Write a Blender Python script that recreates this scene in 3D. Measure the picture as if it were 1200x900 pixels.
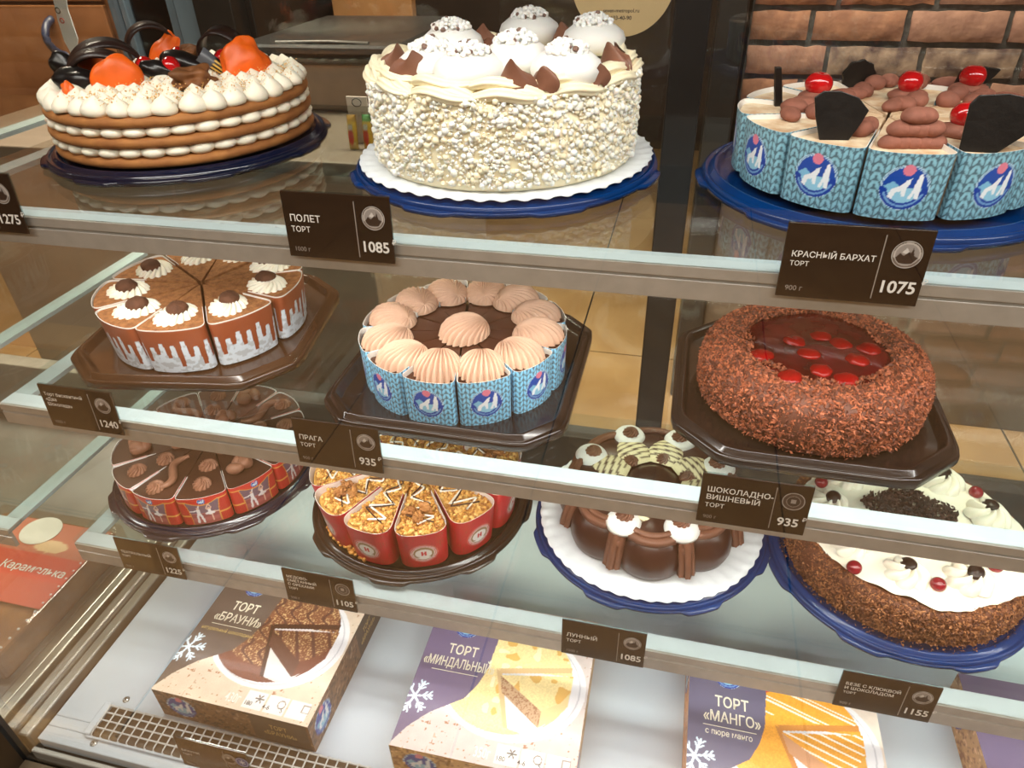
import bpy, math, random
import numpy as np
from mathutils import Matrix, Vector, Euler

for _o in list(bpy.data.objects):
    bpy.data.objects.remove(_o, do_unlink=True)
SC = bpy.context.scene
COL = SC.collection
PI = math.pi
rng = np.random.default_rng(7)

# ------------------------------------------------------------------ camera
F_PX = 826.0
def _n(v): return v / np.linalg.norm(v)
_X = _n(np.array([3900, 448, -826.0]))
_D = np.array([241, -576, 826.0]); _D = _n(_D); _D = _n(_D - _X * (_D @ _X))
_U = -np.cross(_D, _X)
if _U[1] > 0: _U = -_U
RC = np.stack([_X, _D, _U])            # world axes (right, into the case, up) in camera terms
CAM = np.array([0.0, 0.0, 1.5])
cam_d = bpy.data.cameras.new('camera'); cam = bpy.data.objects.new('camera', cam_d); COL.objects.link(cam)
cam_d.sensor_width = 36.0; cam_d.lens = 36.0 * F_PX / 1200.0
cam_d.clip_start = 0.02; cam_d.clip_end = 60
_cx, _cy, _cz = RC[:, 0], -RC[:, 1], -RC[:, 2]
cam.matrix_world = Matrix(((_cx[0], _cy[0], _cz[0], CAM[0]), (_cx[1], _cy[1], _cz[1], CAM[1]), (_cx[2], _cy[2], _cz[2], CAM[2]), (0, 0, 0, 1)))
SC.camera = cam

def ray(px, py): return RC @ np.array([px - 600.0, py - 450.0, F_PX])
def PZ(px, py, z):                     # point of the photo on a horizontal plane
    r = ray(px, py); return CAM + r * ((z - CAM[2]) / r[2])
def PY(px, py, y):                     # point of the photo on a plane parallel to the case front
    r = ray(px, py); return CAM + r * (y / r[1])

# ------------------------------------------------------------------ world, room lights, exposure
def lin(c): 
    c = np.asarray(c, float) / 255.0
    return np.where(c <= .04045, c / 12.92, ((c + .055) / 1.055) ** 2.4)
W = bpy.data.worlds.new('world'); SC.world = W; W.use_nodes = True
W.node_tree.nodes['Background'].inputs[0].default_value = (1.0, .9, .8, 1)
W.node_tree.nodes['Background'].inputs[1].default_value = 0.16
SC.view_settings.view_transform = 'Standard'; SC.view_settings.look = 'None'
SC.view_settings.exposure = 0.0; SC.view_settings.gamma = 1.0
SC.view_settings.use_curve_mapping = False
SC.cycles.max_bounces = 12; SC.cycles.transparent_max_bounces = 24
SC.cycles.sample_clamp_indirect = 4.0
SC.cycles.caustics_reflective = False; SC.cycles.caustics_refractive = False

def area(name, loc, size, energy, col=(1, .9, .78), rot=(0, 0, 0), spread=PI, parent=None):
    d = bpy.data.lights.new(name, 'AREA'); d.shape = 'RECTANGLE'; d.size, d.size_y = size
    d.energy = energy; d.color = col; d.spread = spread
    o = bpy.data.objects.new(name, d); o.location = loc; o.rotation_euler = rot; COL.objects.link(o)
    if parent: o.parent = parent
    return o
# shop ceiling lights: one over the customers, two over the sellers' side
area('ceiling_light_front', (0.2, -1.6, 2.85), (2.6, .5), 70, (1, .91, .80))
area('ceiling_light_back', (-.7, 1.55, 2.85), (2.6, .5), 200, (1, .87, .70))
area('ceiling_light_wall', (1.5, 1.5, 2.85), (1.2, .3), 16, (1, .9, .8))

# ------------------------------------------------------------------ mesh helpers
class MB:
    def __init__(s): s.V = []; s.F = []; s.C = []; s.n = 0; s.S = []; s.MI = []
    def add(s, v, f, col=None, smooth=True, mi=0):
        v = np.asarray(v, float).reshape(-1, 3)
        if col is None: c = np.ones((len(v), 3)) * .8
        else:
            c = np.asarray(col, float)
            if c.ndim == 1: c = np.tile(c, (len(v), 1))
        s.V.append(v); s.C.append(c)
        for q in f:
            s.F.append([int(i) + s.n for i in q]); s.S.append(smooth); s.MI.append(mi)
        s.n += len(v); return s
    def grid(s, P, cu=False, cv=False, col=None, smooth=True, flip=False, mi=0):
        P = np.asarray(P, float); nu, nv = P.shape[:2]
        fs = []
        for i in range(nu if cu else nu - 1):
            i2 = (i + 1) % nu
            for j in range(nv if cv else nv - 1):
                j2 = (j + 1) % nv
                q = (i * nv + j, i2 * nv + j, i2 * nv + j2, i * nv + j2)
                fs.append(q[::-1] if flip else q)
        if col is not None:
            col = np.asarray(col, float)
            if col.ndim == 3: col = col.reshape(-1, 3)
        return s.add(P.reshape(-1, 3), fs, col, smooth, mi)
    def lathe(s, prof, n=48, c=(0, 0, 0), col=None, rad=None):
        prof = np.asarray(prof, float); th = np.linspace(0, 2 * PI, n, endpoint=False)
        rr = prof[None, :, 0] * (np.ones((n, 1)) if rad is None else rad(th)[:, None])
        P = np.stack([c[0] + rr * np.cos(th)[:, None], c[1] + rr * np.sin(th)[:, None], c[2] + np.broadcast_to(prof[None, :, 1], rr.shape)], 2)
        return s.grid(P, cu=True, col=col)
    def box(s, a, b, col=None):
        (x0, y0, z0), (x1, y1, z1) = a, b
        v = [(x0, y0, z0), (x1, y0, z0), (x1, y1, z0), (x0, y1, z0), (x0, y0, z1), (x1, y0, z1), (x1, y1, z1), (x0, y1, z1)]
        return s.add(v, [(3, 2, 1, 0), (4, 5, 6, 7), (0, 1, 5, 4), (1, 2, 6, 5), (2, 3, 7, 6), (3, 0, 4, 7)], col, smooth=False)
    def tube(s, pts, rad, n=8, col=None, flute=0, nf=5):
        pts = np.asarray(pts, float); m = len(pts); rad = np.broadcast_to(np.asarray(rad, float), (m,))
        T = np.gradient(pts, axis=0); T /= np.linalg.norm(T, axis=1)[:, None] + 1e-12
        up = np.array([0, 0, 1.0]); P = []
        a = np.linspace(0, 2 * PI, n, endpoint=False)
        prof = 1 + flute * np.cos(a * nf)
        for i in range(m):
            t = T[i]; u = up if abs(t @ up) < .95 else np.array([1.0, 0, 0])
            x = np.cross(u, t); x /= np.linalg.norm(x); y = np.cross(t, x)
            P.append(pts[i] + rad[i] * (prof * np.cos(a))[:, None] * x + rad[i] * (prof * np.sin(a))[:, None] * y)
        P = np.array(P); b = s.n
        s.grid(P, cv=True, col=col)
        s.F.append([b + j for j in range(n)][::-1]); s.F.append([b + (m - 1) * n + j for j in range(n)])
        s.S += [True, True]; s.MI += [0, 0]
        return s
    def ell(s, c, r, nu=16, nv=10, disp=None, rot=None, col=None):
        th = np.linspace(0, 2 * PI, nu, endpoint=False); ph = np.linspace(-PI / 2, PI / 2, nv)
        D = np.stack([np.cos(th)[:, None] * np.cos(ph)[None], np.sin(th)[:, None] * np.cos(ph)[None], np.broadcast_to(np.sin(ph)[None], (nu, nv))], 2)
        k = 1 if disp is None else disp(D)[..., None]
        P = D * k * np.asarray(r, float)
        if rot is not None: P = P @ np.array(Euler(rot).to_matrix()).T
        P = P + np.asarray(c, float)
        return s.grid(P, cu=True, col=col)
    def prism(s, poly, z0, z1, col=None, smooth=False):
        poly = np.asarray(poly, float); n = len(poly)
        v = np.concatenate([np.c_[poly, np.full(n, z0)], np.c_[poly, np.full(n, z1)]])
        f = [tuple(range(n))[::-1], tuple(range(n, 2 * n))] + [(i, (i + 1) % n, n + (i + 1) % n, n + i) for i in range(n)]
        return s.add(v, f, col, smooth)
    def bits(s, pos, size, col, squash=(1, 1, 1), ico=False):   # many small lumps
        N = len(pos)
        if ico:
            t = (1 + 5 ** .5) / 2
            B = np.array([(-1, t, 0), (1, t, 0), (-1, -t, 0), (1, -t, 0), (0, -1, t), (0, 1, t), (0, -1, -t), (0, 1, -t), (t, 0, -1), (t, 0, 1), (-t, 0, -1), (-t, 0, 1)]) / 1.9
            Fb = [(0, 11, 5), (0, 5, 1), (0, 1, 7), (0, 7, 10), (0, 10, 11), (1, 5, 9), (5, 11, 4), (11, 10, 2), (10, 7, 6), (7, 1, 8), (3, 9, 4), (3, 4, 2), (3, 2, 6), (3, 6, 8), (3, 8, 9), (4, 9, 5), (2, 4, 11), (6, 2, 10), (8, 6, 7), (9, 8, 1)]
        else:
            B = np.array([(1, 0, 0), (-1, 0, 0), (0, 1, 0), (0, -1, 0), (0, 0, 1), (0, 0, -1.0)])
            Fb = [(0, 2, 4), (2, 1, 4), (1, 3, 4), (3, 0, 4), (2, 0, 5), (1, 2, 5), (3, 1, 5), (0, 3, 5)]
        q = rng.normal(size=(N, 4)); q /= np.linalg.norm(q, axis=1)[:, None]
        w, x, y, z = q.T
        Rm = np.stack([np.stack([1 - 2 * (y * y + z * z), 2 * (x * y - w * z), 2 * (x * z + w * y)], 1), np.stack([2 * (x * y + w * z), 1 - 2 * (x * x + z * z), 2 * (y * z - w * x)], 1), np.stack([2 * (x * z - w * y), 2 * (y * z + w * x), 1 - 2 * (x * x + y * y)], 1)], 1)
        Vv = np.einsum('nij,kj->nki', Rm, B * np.asarray(squash)) * np.asarray(size)[:, None, None] + np.asarray(pos)[:, None, :]
        k = len(B); f = [tuple(i * k + a for a in t) for i in range(N) for t in Fb]
        col = np.asarray(col, float)
        if col.ndim == 2: col = np.repeat(col, k, 0)
        return s.add(Vv.reshape(-1, 3), f, col, smooth=ico)
    def mesh(s, name):
        me = bpy.data.meshes.new(name)
        V = np.concatenate(s.V); me.from_pydata(V.tolist(), [], s.F)
        me.polygons.foreach_set('use_smooth', s.S); me.polygons.foreach_set('material_index', s.MI)
        C = np.concatenate(s.C); a = me.color_attributes.new('Col', 'FLOAT_COLOR', 'POINT')
        a.data.foreach_set('color', np.c_[C, np.ones(len(C))].astype(np.float32).ravel())
        me.update(); return me
    def build(s, name, mat, parent=None, loc=(0, 0, 0), rot=(0, 0, 0), bevel=0):
        return obj(name, s.mesh(name), mat, parent, loc, rot, bevel)

def obj(name, me, mat=None, parent=None, loc=(0, 0, 0), rot=(0, 0, 0), bevel=0):
    o = bpy.data.objects.new(name, me); COL.objects.link(o)
    if mat is not None and me is not None and len(me.materials) == 0:
        for m in (mat if isinstance(mat, (list, tuple)) else [mat]): me.materials.append(m)
    o.location = [float(x) for x in loc]; o.rotation_euler = rot
    if parent is not None: o.parent = parent
    if bevel:
        b = o.modifiers.new('bevel', 'BEVEL'); b.width = bevel; b.segments = 2; b.limit_method = 'ANGLE'
    return o
def tag(o, label, cat, group=None, kind=None):
    if label: o['label'] = label
    if cat: o['category'] = cat
    if group: o['group'] = group
    if kind: o['kind'] = kind
    return o
def thing(name, label, cat, loc=(0, 0, 0), rotz=0, group=None):
    o = bpy.data.objects.new(name, None); COL.objects.link(o); o.empty_display_size = .02
    o.location = [float(x) for x in loc]; o.rotation_euler = (0, 0, rotz)
    return tag(o, label, cat, group)
def struct(o): o['kind'] = 'structure'; return o
def stuff(o): o['kind'] = 'stuff'; return o
def sn(P, seed, freq, k=7):            # smooth pseudo-random field
    r = np.random.default_rng(seed); K = r.normal(size=(k, 3)) * freq; ph = r.uniform(0, 2 * PI, k)
    return np.sin(np.asarray(P) @ K.T + ph).sum(-1) / math.sqrt(k)
def lump(seed, amp, freq): return lambda D: 1 + amp * sn(D, seed, freq)

# ------------------------------------------------------------------ materials
MATS = {}
def M(name, col=(200, 200, 200), rough=.5, noise=0, nscale=30, bump=0, bscale=150, metal=0, coat=0, sss=0, attr=False, emit=0, spec=.5, col2=None, detail=4, sheen=0, alpha=1, trans=0, ior=1.45):
    if name in MATS: return MATS[name]
    m = bpy.data.materials.new(name); m.use_nodes = True; nt = m.node_tree; N, L = nt.nodes, nt.links
    b = N['Principled BSDF']; b.inputs['Roughness'].default_value = rough; b.inputs['Metallic'].default_value = metal
    b.inputs['Specular IOR Level'].default_value = spec; b.inputs['Coat Weight'].default_value = coat; b.inputs['Coat Roughness'].default_value = .08
    b.inputs['IOR'].default_value = ior; b.inputs['Transmission Weight'].default_value = trans; b.inputs['Alpha'].default_value = alpha
    if sss:
        b.inputs['Subsurface Weight'].default_value = sss; b.inputs['Subsurface Radius'].default_value = (.006, .004, .003); b.inputs['Subsurface Scale'].default_value = .5
    c = lin(col); tc = N.new('ShaderNodeTexCoord')
    if noise or attr or col2 is not None:
        mix = N.new('ShaderNodeMix'); mix.data_type = 'RGBA'
        nz = N.new('ShaderNodeTexNoise'); nz.inputs['Scale'].default_value = nscale; nz.inputs['Detail'].default_value = detail
        L.new(tc.outputs['Object'], nz.inputs['Vector'])
        if attr:
            at = N.new('ShaderNodeAttribute'); at.attribute_name = 'Col'
            mix.blend_type = 'MULTIPLY'; mix.inputs[0].default_value = 1
            rp = N.new('ShaderNodeMapRange'); rp.inputs[1].default_value = .3; rp.inputs[2].default_value = .7
            rp.inputs[3].default_value = 1 - noise; rp.inputs[4].default_value = 1 + noise * .5
            L.new(nz.outputs[0], rp.inputs[0]); L.new(at.outputs['Color'], mix.inputs[6]); L.new(rp.outputs[0], mix.inputs[7])
        else:
            c2 = lin(col2) if col2 is not None else np.clip(c * (1 + noise), 0, 1)
            c1 = c if col2 is not None else c * (1 - noise)
            rp = N.new('ShaderNodeMapRange'); rp.inputs[1].default_value = .35; rp.inputs[2].default_value = .65
            L.new(nz.outputs[0], rp.inputs[0]); L.new(rp.outputs[0], mix.inputs[0])
            mix.inputs[6].default_value = (*c1, 1); mix.inputs[7].default_value = (*c2, 1)
        L.new(mix.outputs[2], b.inputs['Base Color'])
    else: b.inputs['Base Color'].default_value = (*c, 1)
    if bump:
        nb = N.new('ShaderNodeTexNoise'); nb.inputs['Scale'].default_value = bscale; nb.inputs['Detail'].default_value = 3
        bp = N.new('ShaderNodeBump'); bp.inputs['Strength'].default_value = bump; bp.inputs['Distance'].default_value = .002
        L.new(tc.outputs['Object'], nb.inputs['Vector']); L.new(nb.outputs[0], bp.inputs['Height']); L.new(bp.outputs[0], b.inputs['Normal'])
    if emit:
        b.inputs['Emission Color'].default_value = (*c, 1); b.inputs['Emission Strength'].default_value = emit
    MATS[name] = m; return m
def glass(name, tint=(235, 245, 242), rough=0.0, ior=1.5, gain=1.0):
    # clear sheet: straight-through light plus a Fresnel mirror, the same from both faces
    if name in MATS: return MATS[name]
    m = bpy.data.materials.new(name); m.use_nodes = True; nt = m.node_tree; N, L = nt.nodes, nt.links
    N.remove(N['Principled BSDF']); out = N['Material Output']
    g = N.new('ShaderNodeNewGeometry'); mx = N.new('ShaderNodeMix'); mx.inputs[2].default_value = ior; mx.inputs[3].default_value = 1 / ior
    L.new(g.outputs['Backfacing'], mx.inputs[0]); fr = N.new('ShaderNodeFresnel'); L.new(mx.outputs[0], fr.inputs['IOR'])
    t = N.new('ShaderNodeBsdfTransparent'); t.inputs[0].default_value = (*lin(tint), 1)
    gl = N.new('ShaderNodeBsdfGlossy'); gl.inputs['Roughness'].default_value = rough; gl.inputs[0].default_value = (gain, gain, gain, 1)
    ms = N.new('ShaderNodeMixShader'); L.new(fr.outputs[0], ms.inputs[0]); L.new(t.outputs[0], ms.inputs[1]); L.new(gl.outputs[0], ms.inputs[2])
    L.new(ms.outputs[0], out.inputs[0]); MATS[name] = m; return m

# ------------------------------------------------------------------ text and print helpers
_TX = {}
def text_mesh(body, size=.01, bold=0.0, align='LEFT', xs=1.0):
    key = (body, size, bold, align, xs)
    if key in _TX: return _TX[key]
    cu = bpy.data.curves.new('text', 'FONT'); cu.body = body; cu.size = size; cu.offset = bold * size; cu.align_x = align; cu.resolution_u = 3
    o = bpy.data.objects.new('text', cu); COL.objects.link(o)
    dg = bpy.context.evaluated_depsgraph_get(); dg.update()
    me0 = bpy.data.meshes.new_from_object(o.evaluated_get(dg))
    V = np.array([v.co[:] for v in me0.vertices]).reshape(-1, 3); Fc = [tuple(p.vertices) for p in me0.polygons]
    bpy.data.objects.remove(o); bpy.data.curves.remove(cu); bpy.data.meshes.remove(me0)
    par = list(range(len(V)))                       # lift each glyph contour a hair so overlapping strokes do not fight
    def fd(a):
        while par[a] != a: par[a] = par[par[a]]; a = par[a]
        return a
    for p in Fc:
        for b in p[1:]: par[fd(b)] = fd(p[0])
    ids = {}; 
    for i in range(len(V)): V[i, 2] = (ids.setdefault(fd(i), len(ids)) % 4) * 4e-5
    V[:, 0] *= xs
    b = MB(); 
    Fn = []
    for p in Fc:
        a = V[p[0]]; n = np.cross(V[p[1]] - a, V[p[2]] - a); Fn.append(p if n[2] >= 0 else p[::-1])
    b.add(V, Fn, smooth=False); me = b.mesh('text'); _TX[key] = me; return me
def vn(x, y, seed=0):                  # value noise in [0,1]
    r = np.random.default_rng(seed); G = r.random((64, 64)); xi = np.floor(x).astype(int); yi = np.floor(y).astype(int)
    fx = x - xi; fy = y - yi; fx = fx * fx * (3 - 2 * fx); fy = fy * fy * (3 - 2 * fy)
    g = lambda a, b: G[a % 64, b % 64]
    return (g(xi, yi) * (1 - fx) + g(xi + 1, yi) * fx) * (1 - fy) + (g(xi, yi + 1) * (1 - fx) + g(xi + 1, yi + 1) * fx) * fy
def inpoly(u, v, poly):
    p = np.asarray(poly, float); r = np.zeros(np.shape(u), bool); j = len(p) - 1
    for i in range(len(p)):
        (xi, yi), (xj, yj) = p[i], p[j]
        r ^= ((yi > v) != (yj > v)) & (u < (xj - xi) * (v - yi) / (yj - yi + 1e-12) + xi); j = i
    return r
def seg(u, v, a, b):
    ax, ay = a; bx, by = b; t = np.clip(((u - ax) * (bx - ax) + (v - ay) * (by - ay)) / ((bx - ax) ** 2 + (by - ay) ** 2 + 1e-12), 0, 1)
    return np.hypot(u - ax - t * (bx - ax), v - ay - t * (by - ay))
def put(C, mask, col):
    C[mask] = lin(col)
BEAR1 = [(-.6, -.42), (-.5, -.1), (-.2, .08), (.05, .36), (.2, .42), (.16, .18), (.06, -.02), (.06, -.4), (-.06, -.4), (-.12, -.16), (-.3, -.2), (-.4, -.52), (-.52, -.5)]
BEAR2 = [(.2, -.45), (.34, -.1), (.4, .3), (.5, .66), (.6, .62), (.66, .3), (.64, -.1), (.62, -.48), (.48, -.48), (.44, -.2), (.36, -.5)]
def bears(C, u, v):                    # round polar-bear crest, u and v run over [-1, 1]
    r = np.hypot(u, v); put(C, r < 1, (196, 222, 240)); put(C, (r < .97) & (r > .93), (110, 150, 190))
    put(C, (r < .9) & (v > -.12), (28, 74, 168)); put(C, (r < .98) & (v < .02) & (r > .68), (22, 62, 160))
    put(C, (r < .68) & (v < .02), (150, 205, 232)); put(C, inpoly(u, v, [(-.85, .02), (-.5, .25), (-.2, .05), (.0, -.1), (-.6, -.15)]), (130, 190, 225))
    put(C, (np.abs(r - .82) < .045) & (v < -.25), (120, 165, 215))
    put(C, inpoly(u, v, BEAR1) | inpoly(u, v, BEAR2), (240, 244, 250)); put(C, np.hypot(u, v - .78) < .25, (226, 128, 150))
def seal(C, u, v):                     # round seal with a small red monogram
    r = np.hypot(u, v); put(C, r < 1, (225, 205, 205)); put(C, (r < .94) & (r > .88), (200, 60, 65)); put(C, (r < .88) & (r > .8), (226, 210, 205))
    put(C, r < .8, (150, 120, 85)); put(C, (np.hypot(u, v * 1.25) < .66), (235, 232, 230)); put(C, (r < .74) & (v < -.5), (235, 232, 230))
    put(C, (np.abs(u) < .2) & (np.abs(v) < .28) & ~((np.abs(u) < .06) & (v > .05)) & ~((np.abs(u) < .06) & (v < -.1)), (205, 40, 50))
def disc_print(name, rad, fn, n=46, dark=False):
    t = np.linspace(-1, 1, n); u, v = np.meshgrid(t, t, indexing='ij')
    k = np.sqrt(np.clip(1 - .5 * v * v, 0, 1)), np.sqrt(np.clip(1 - .5 * u * u, 0, 1))
    U, Vv = u * k[0], v * k[1]; C = np.ones(U.shape + (3,)) * .5; fn(C, U, Vv)
    b = MB(); b.grid(np.stack([U * rad, Vv * rad, np.zeros_like(U)], 2), col=C, smooth=False); return b.mesh(name)

# ------------------------------------------------------------------ shared measures and materials
ZT, ZM, ZB, ZD = 1.275, 1.037, .8025, .5985     # tops of the three glass shelves and of the deck
YF, YBK, XL, XR = .505, .92, -.75, 1.25
G_SHELF = glass('shelf_glass', (246, 250, 249)); G_PANE = glass('pane_glass', (248, 250, 249)); G_FRONT = glass('front_glass', (252, 253, 252), ior=1.42)
ALU = M('brushed_aluminium', (178, 174, 168), .42, noise=.06, nscale=60, metal=.35)
STRIP = M('pale_rail_top', (190, 202, 206), .35, noise=.03)
STEEL = M('stainless_steel', (170, 168, 162), .3, noise=.12, nscale=12, metal=.75)
WHITE_SHEET = M('white_sheet_metal', (190, 200, 210), .32, noise=.03, nscale=8)
BLACK = M('black_frame', (14, 14, 15), .4, noise=.2)
DARKGREY = M('dark_grey_panel', (52, 50, 50), .5, noise=.15)
INK = M('print_ink', (255, 255, 255), .45, attr=True, noise=.02)
PAPER = M('printed_paper', (255, 255, 255), .38, attr=True, noise=.03, nscale=20, coat=.15)
CREAM_TXT = M('cream_ink', (236, 226, 200), .5, noise=.03); WHITE_TXT = M('white_ink', (235, 232, 228), .5, noise=.03); GREY_TXT = M('grey_ink', (150, 140, 132), .5, noise=.03); GOLD_TXT = M('gold_ink', (206, 176, 110), .45, noise=.05)
BLACK_TXT = M('black_ink', (60, 54, 50), .5, noise=.03)
# ================================================================== the room
TILE = M('tan_floor_tile', (196, 156, 108), .28, noise=.10, nscale=5, col2=(178, 138, 92), bump=.05, bscale=40)
GROUT = M('dark_grout', (46, 40, 36), .8, noise=.15)
b = MB(); b.box((-5.0, -4.2, -.03), (4.6, 5.2, -.004)); floor = struct(b.build('floor', GROUT))
TP = .735; b = MB(); h = TP / 2 - .0035; b.box((-h, -h, -.004), (h, h, 0)); tile_me = b.mesh('floor_tile'); tile_me.materials.append(TILE)
x0, y0 = -.348 + TP / 2, 2.40 + TP / 2
for i in range(-6, 5):
    for j in range(-8, 4):
        obj('floor_tile', tile_me, None, floor, (x0 + i * TP, y0 + j * TP, 0))
b = MB(); b.box((-5.0, -4.2, 3.0), (4.6, 5.2, 3.05)); struct(b.build('ceiling', M('ceiling_paint', (205, 195, 182), .9, noise=.04)))
b = MB(); b.box((-5.0, 5.2, 0), (4.6, 5.25, 3.0)); struct(b.build('wall_back', M('dark_brown_wall', (46, 36, 30), .7, noise=.25, nscale=3)))
b = MB(); b.box((-5.05, -4.2, 0), (-5.0, 5.2, 3.0)); struct(b.build('wall_left', M('brown_wall', (120, 96, 72), .7, noise=.1, nscale=3)))
b = MB(); b.box((-5.0, -4.25, 0), (4.6, -4.2, 3.0)); struct(b.build('wall_front', M('brown_wall')))

# brick wall on the right behind the counter
YW = 2.2; WX0 = .125
b = MB(); b.box((WX0, YW + .012, 0), (4.6, YW + .22, 3.0)); wall = struct(b.build('wall_right', M('dark_mortar', (74, 72, 70), .9, noise=.25, nscale=60, bump=.5, bscale=120)))
BRK = [M('brick_%s' % n, c, .82, col2=c2, nscale=22, bump=1.0, bscale=55, noise=.2, detail=8) for n, c, c2 in
       (('tan', (146, 104, 80), (112, 76, 60)), ('rust', (142, 92, 64), (100, 64, 50)), ('brown', (116, 82, 70), (84, 60, 54)), ('dark', (70, 52, 50), (150, 128, 110)), ('rose', (152, 114, 96), (118, 84, 72)))]
bl, bh, jt = .2195, .0705, .0145
bme = []
for k in range(6):
    s_ = MB(); n1, n2 = 9, 5
    uu = np.linspace(-bl / 2, bl / 2, n1); vv = np.linspace(0, bh, n2); Ug, Vg = np.meshgrid(uu, vv, indexing='ij')
    Pg = np.stack([Ug, np.zeros_like(Ug), Vg], 2); edge = (np.abs(Ug) > bl / 2 - 1e-6) | (Vg < 1e-6) | (Vg > bh - 1e-6)
    Pg[..., 1] = np.where(edge, .006, 0) + .0022 * sn(Pg + k * 3, 50 + k, 60)
    Pg[..., 0] += np.where(edge, .0018 * sn(Pg * 2, 80 + k, 40), 0); Pg[..., 2] += np.where(edge, .0018 * sn(Pg * 2, 90 + k, 40), 0)
    s_.grid(Pg); Bk = Pg.copy(); Bk[..., 1] = .02
    s_.grid(np.stack([np.concatenate([Pg[:, 0], Pg[-1, 1:], Pg[-2::-1, -1], Pg[0, -2:0:-1]]), np.concatenate([Bk[:, 0], Bk[-1, 1:], Bk[-2::-1, -1], Bk[0, -2:0:-1]])], 0), cv=True)
    bme.append(s_)
bmesh_ = {}
rows = [1.5 - .2725 * YW / 1.8 + k * (bh + jt) for k in range(-4, 10)]
rr = random.Random(4)
PAT = {3: [4, 3, 3, 2, 2, 1], 4: [0, 0, 4, 4, 2, 0], 5: [1, 1, 4, 2, 1, 0], 2: [0, 2, 2, 4, 1, 2]}
for ri, z in enumerate(rows):
    xs_ = .23 * YW / 1.8 + jt / 2 - (bl + jt) * 2 + (0 if (ri - 4) % 2 == 0 else .045 * YW / 1.8)
    ci = 0
    for k in range(0, 14):
        xa, xb = xs_ + k * (bl + jt), xs_ + k * (bl + jt) + bl
        if xb < WX0 + .02: continue
        clip = max(0, WX0 + .004 - xa)
        p = PAT.get(ri); mi = p[ci % len(p)] if p and ci < len(p) else rr.randrange(5)
        ci += 1; kk = rr.randrange(6)
        if (kk, mi) not in bmesh_: bmesh_[(kk, mi)] = bme[kk].mesh('brick')
        o = obj('brick', bmesh_[(kk, mi)], BRK[mi], wall, ((xa + clip + xb) / 2, YW - .002 + rr.uniform(0, .004), z))
        if clip: o.scale = ((bl - clip) / bl, 1, 1)
b = MB(); b.box((WX0 - .01, YW - .03, 0), (4.6, YW + .011, rows[0] - .012)); struct(b.build('trim_1', M('grey_wall_panel', (112, 98, 86), .6, noise=.12, nscale=4), bevel=.004))
b = MB(); b.box((.035, YW - .05, 0), (WX0 - .012, YW + .2, 2.4)); tag(b.build('black_post', BLACK, bevel=.006), 'black square post at the left end of the brick wall', 'post')

# ------------------------------------------------------------------ behind the case, left: cabinet, fridge, counter
WOOD = M('orange_wood', (138, 92, 58), .38, noise=.12, nscale=6, col2=(116, 74, 44), bump=.1, bscale=30)
yw = 2.0; t = thing('wooden_cabinet', 'orange wood cabinet with a dark bow handle at the upper left', 'cabinet', (-2.4, yw, .93))
def boxp(name, a, c, mat, parent, off, bevel=.003):
    b = MB(); b.box(np.subtract(a, off), np.subtract(c, off)); return b.build(name, mat, parent, bevel=bevel)
off = (-2.4, yw, .93)
boxp('body', (-3.2, yw + .02, .93), (-1.72, yw + .6, 2.2), WOOD, t, off)
for (za, zb) in ((.94, 1.272), (1.282, 2.18)):
    d = boxp('door', (-2.6, yw, za), (-1.73, yw + .018, zb), WOOD, t, off)
    if za < 1.1:
        p0, p1 = PY(60, 22, yw) - off, PY(78, 65, yw) - off
        tt = np.linspace(0, 1, 14)[:, None]; pts = p0 * (1 - tt) + p1 * tt; pts[:, 1] = -.05 * np.sin(np.linspace(0, PI, 14)) ** .6 + .002
        b = MB(); b.tube(pts, .011, 10); b.build('handle', M('dark_blue_handle', (40, 46, 66), .35, noise=.1), d)
t = thing('refrigerator', 'upright black fridge with blue grey steel door frames behind the fruit cake', 'refrigerator', (-1.5, yw, .93)); off = (-1.5, yw, .93)
BLUEST = M('blue_grey_steel', (92, 108, 122), .35, noise=.1, nscale=10, metal=.4)
boxp('body', (-1.70, yw + .02, .93), (-1.25, yw + .6, 2.2), BLACK, t, off)
lowc = thing('low_cupboard', 'tan low cupboard carrying the orange cabinet and the black fridge', 'cupboard', (-2.2, yw, 0))
boxp('body', (-3.2, yw - .02, 0), (-1.25, yw + .6, .699), M('tan_laminate', (214, 184, 142), .5, noise=.06, nscale=5), lowc, (-2.2, yw, 0)); boxp('worktop', (-3.22, yw - .05, .70), (-1.23, yw + .6, .929), M('blue_grey_worktop', (84, 92, 94), .4, noise=.06), lowc, (-2.2, yw, 0))
boxp('frame_post', (-1.70, yw - .01, .93), (-1.665, yw + .02, 2.2), BLUEST, t, off); boxp('frame_post', (-1.655, yw - .02, .93), (-1.635, yw + .02, 2.2), BLUEST, t, off)
boxp('frame_post', (-1.505, yw - .01, .93), (-1.48, yw + .02, 2.2), BLUEST, t, off); boxp('frame_post', (-1.465, yw - .03, .93), (-1.40, yw + .02, 2.2), BLUEST, t, off)
boxp('door_panel', (-1.63, yw, .95), (-1.51, yw + .02, 2.15), M('black_gloss', (8, 8, 10), .15, noise=.1), t, off)
boxp('edge_post', (-1.39, yw - .05, .93), (-1.27, yw + .02, 2.2), BLACK, t, off)
b = MB(); b.box((-1.20, 2.42, 0), (-.92, 2.46, 1.55)); tag(b.build('wood_panel', M('amber_wood', (130, 92, 56), .5, noise=.12, nscale=5), bevel=.004), 'amber wood panel standing behind the dark bin lid', 'panel')
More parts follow.
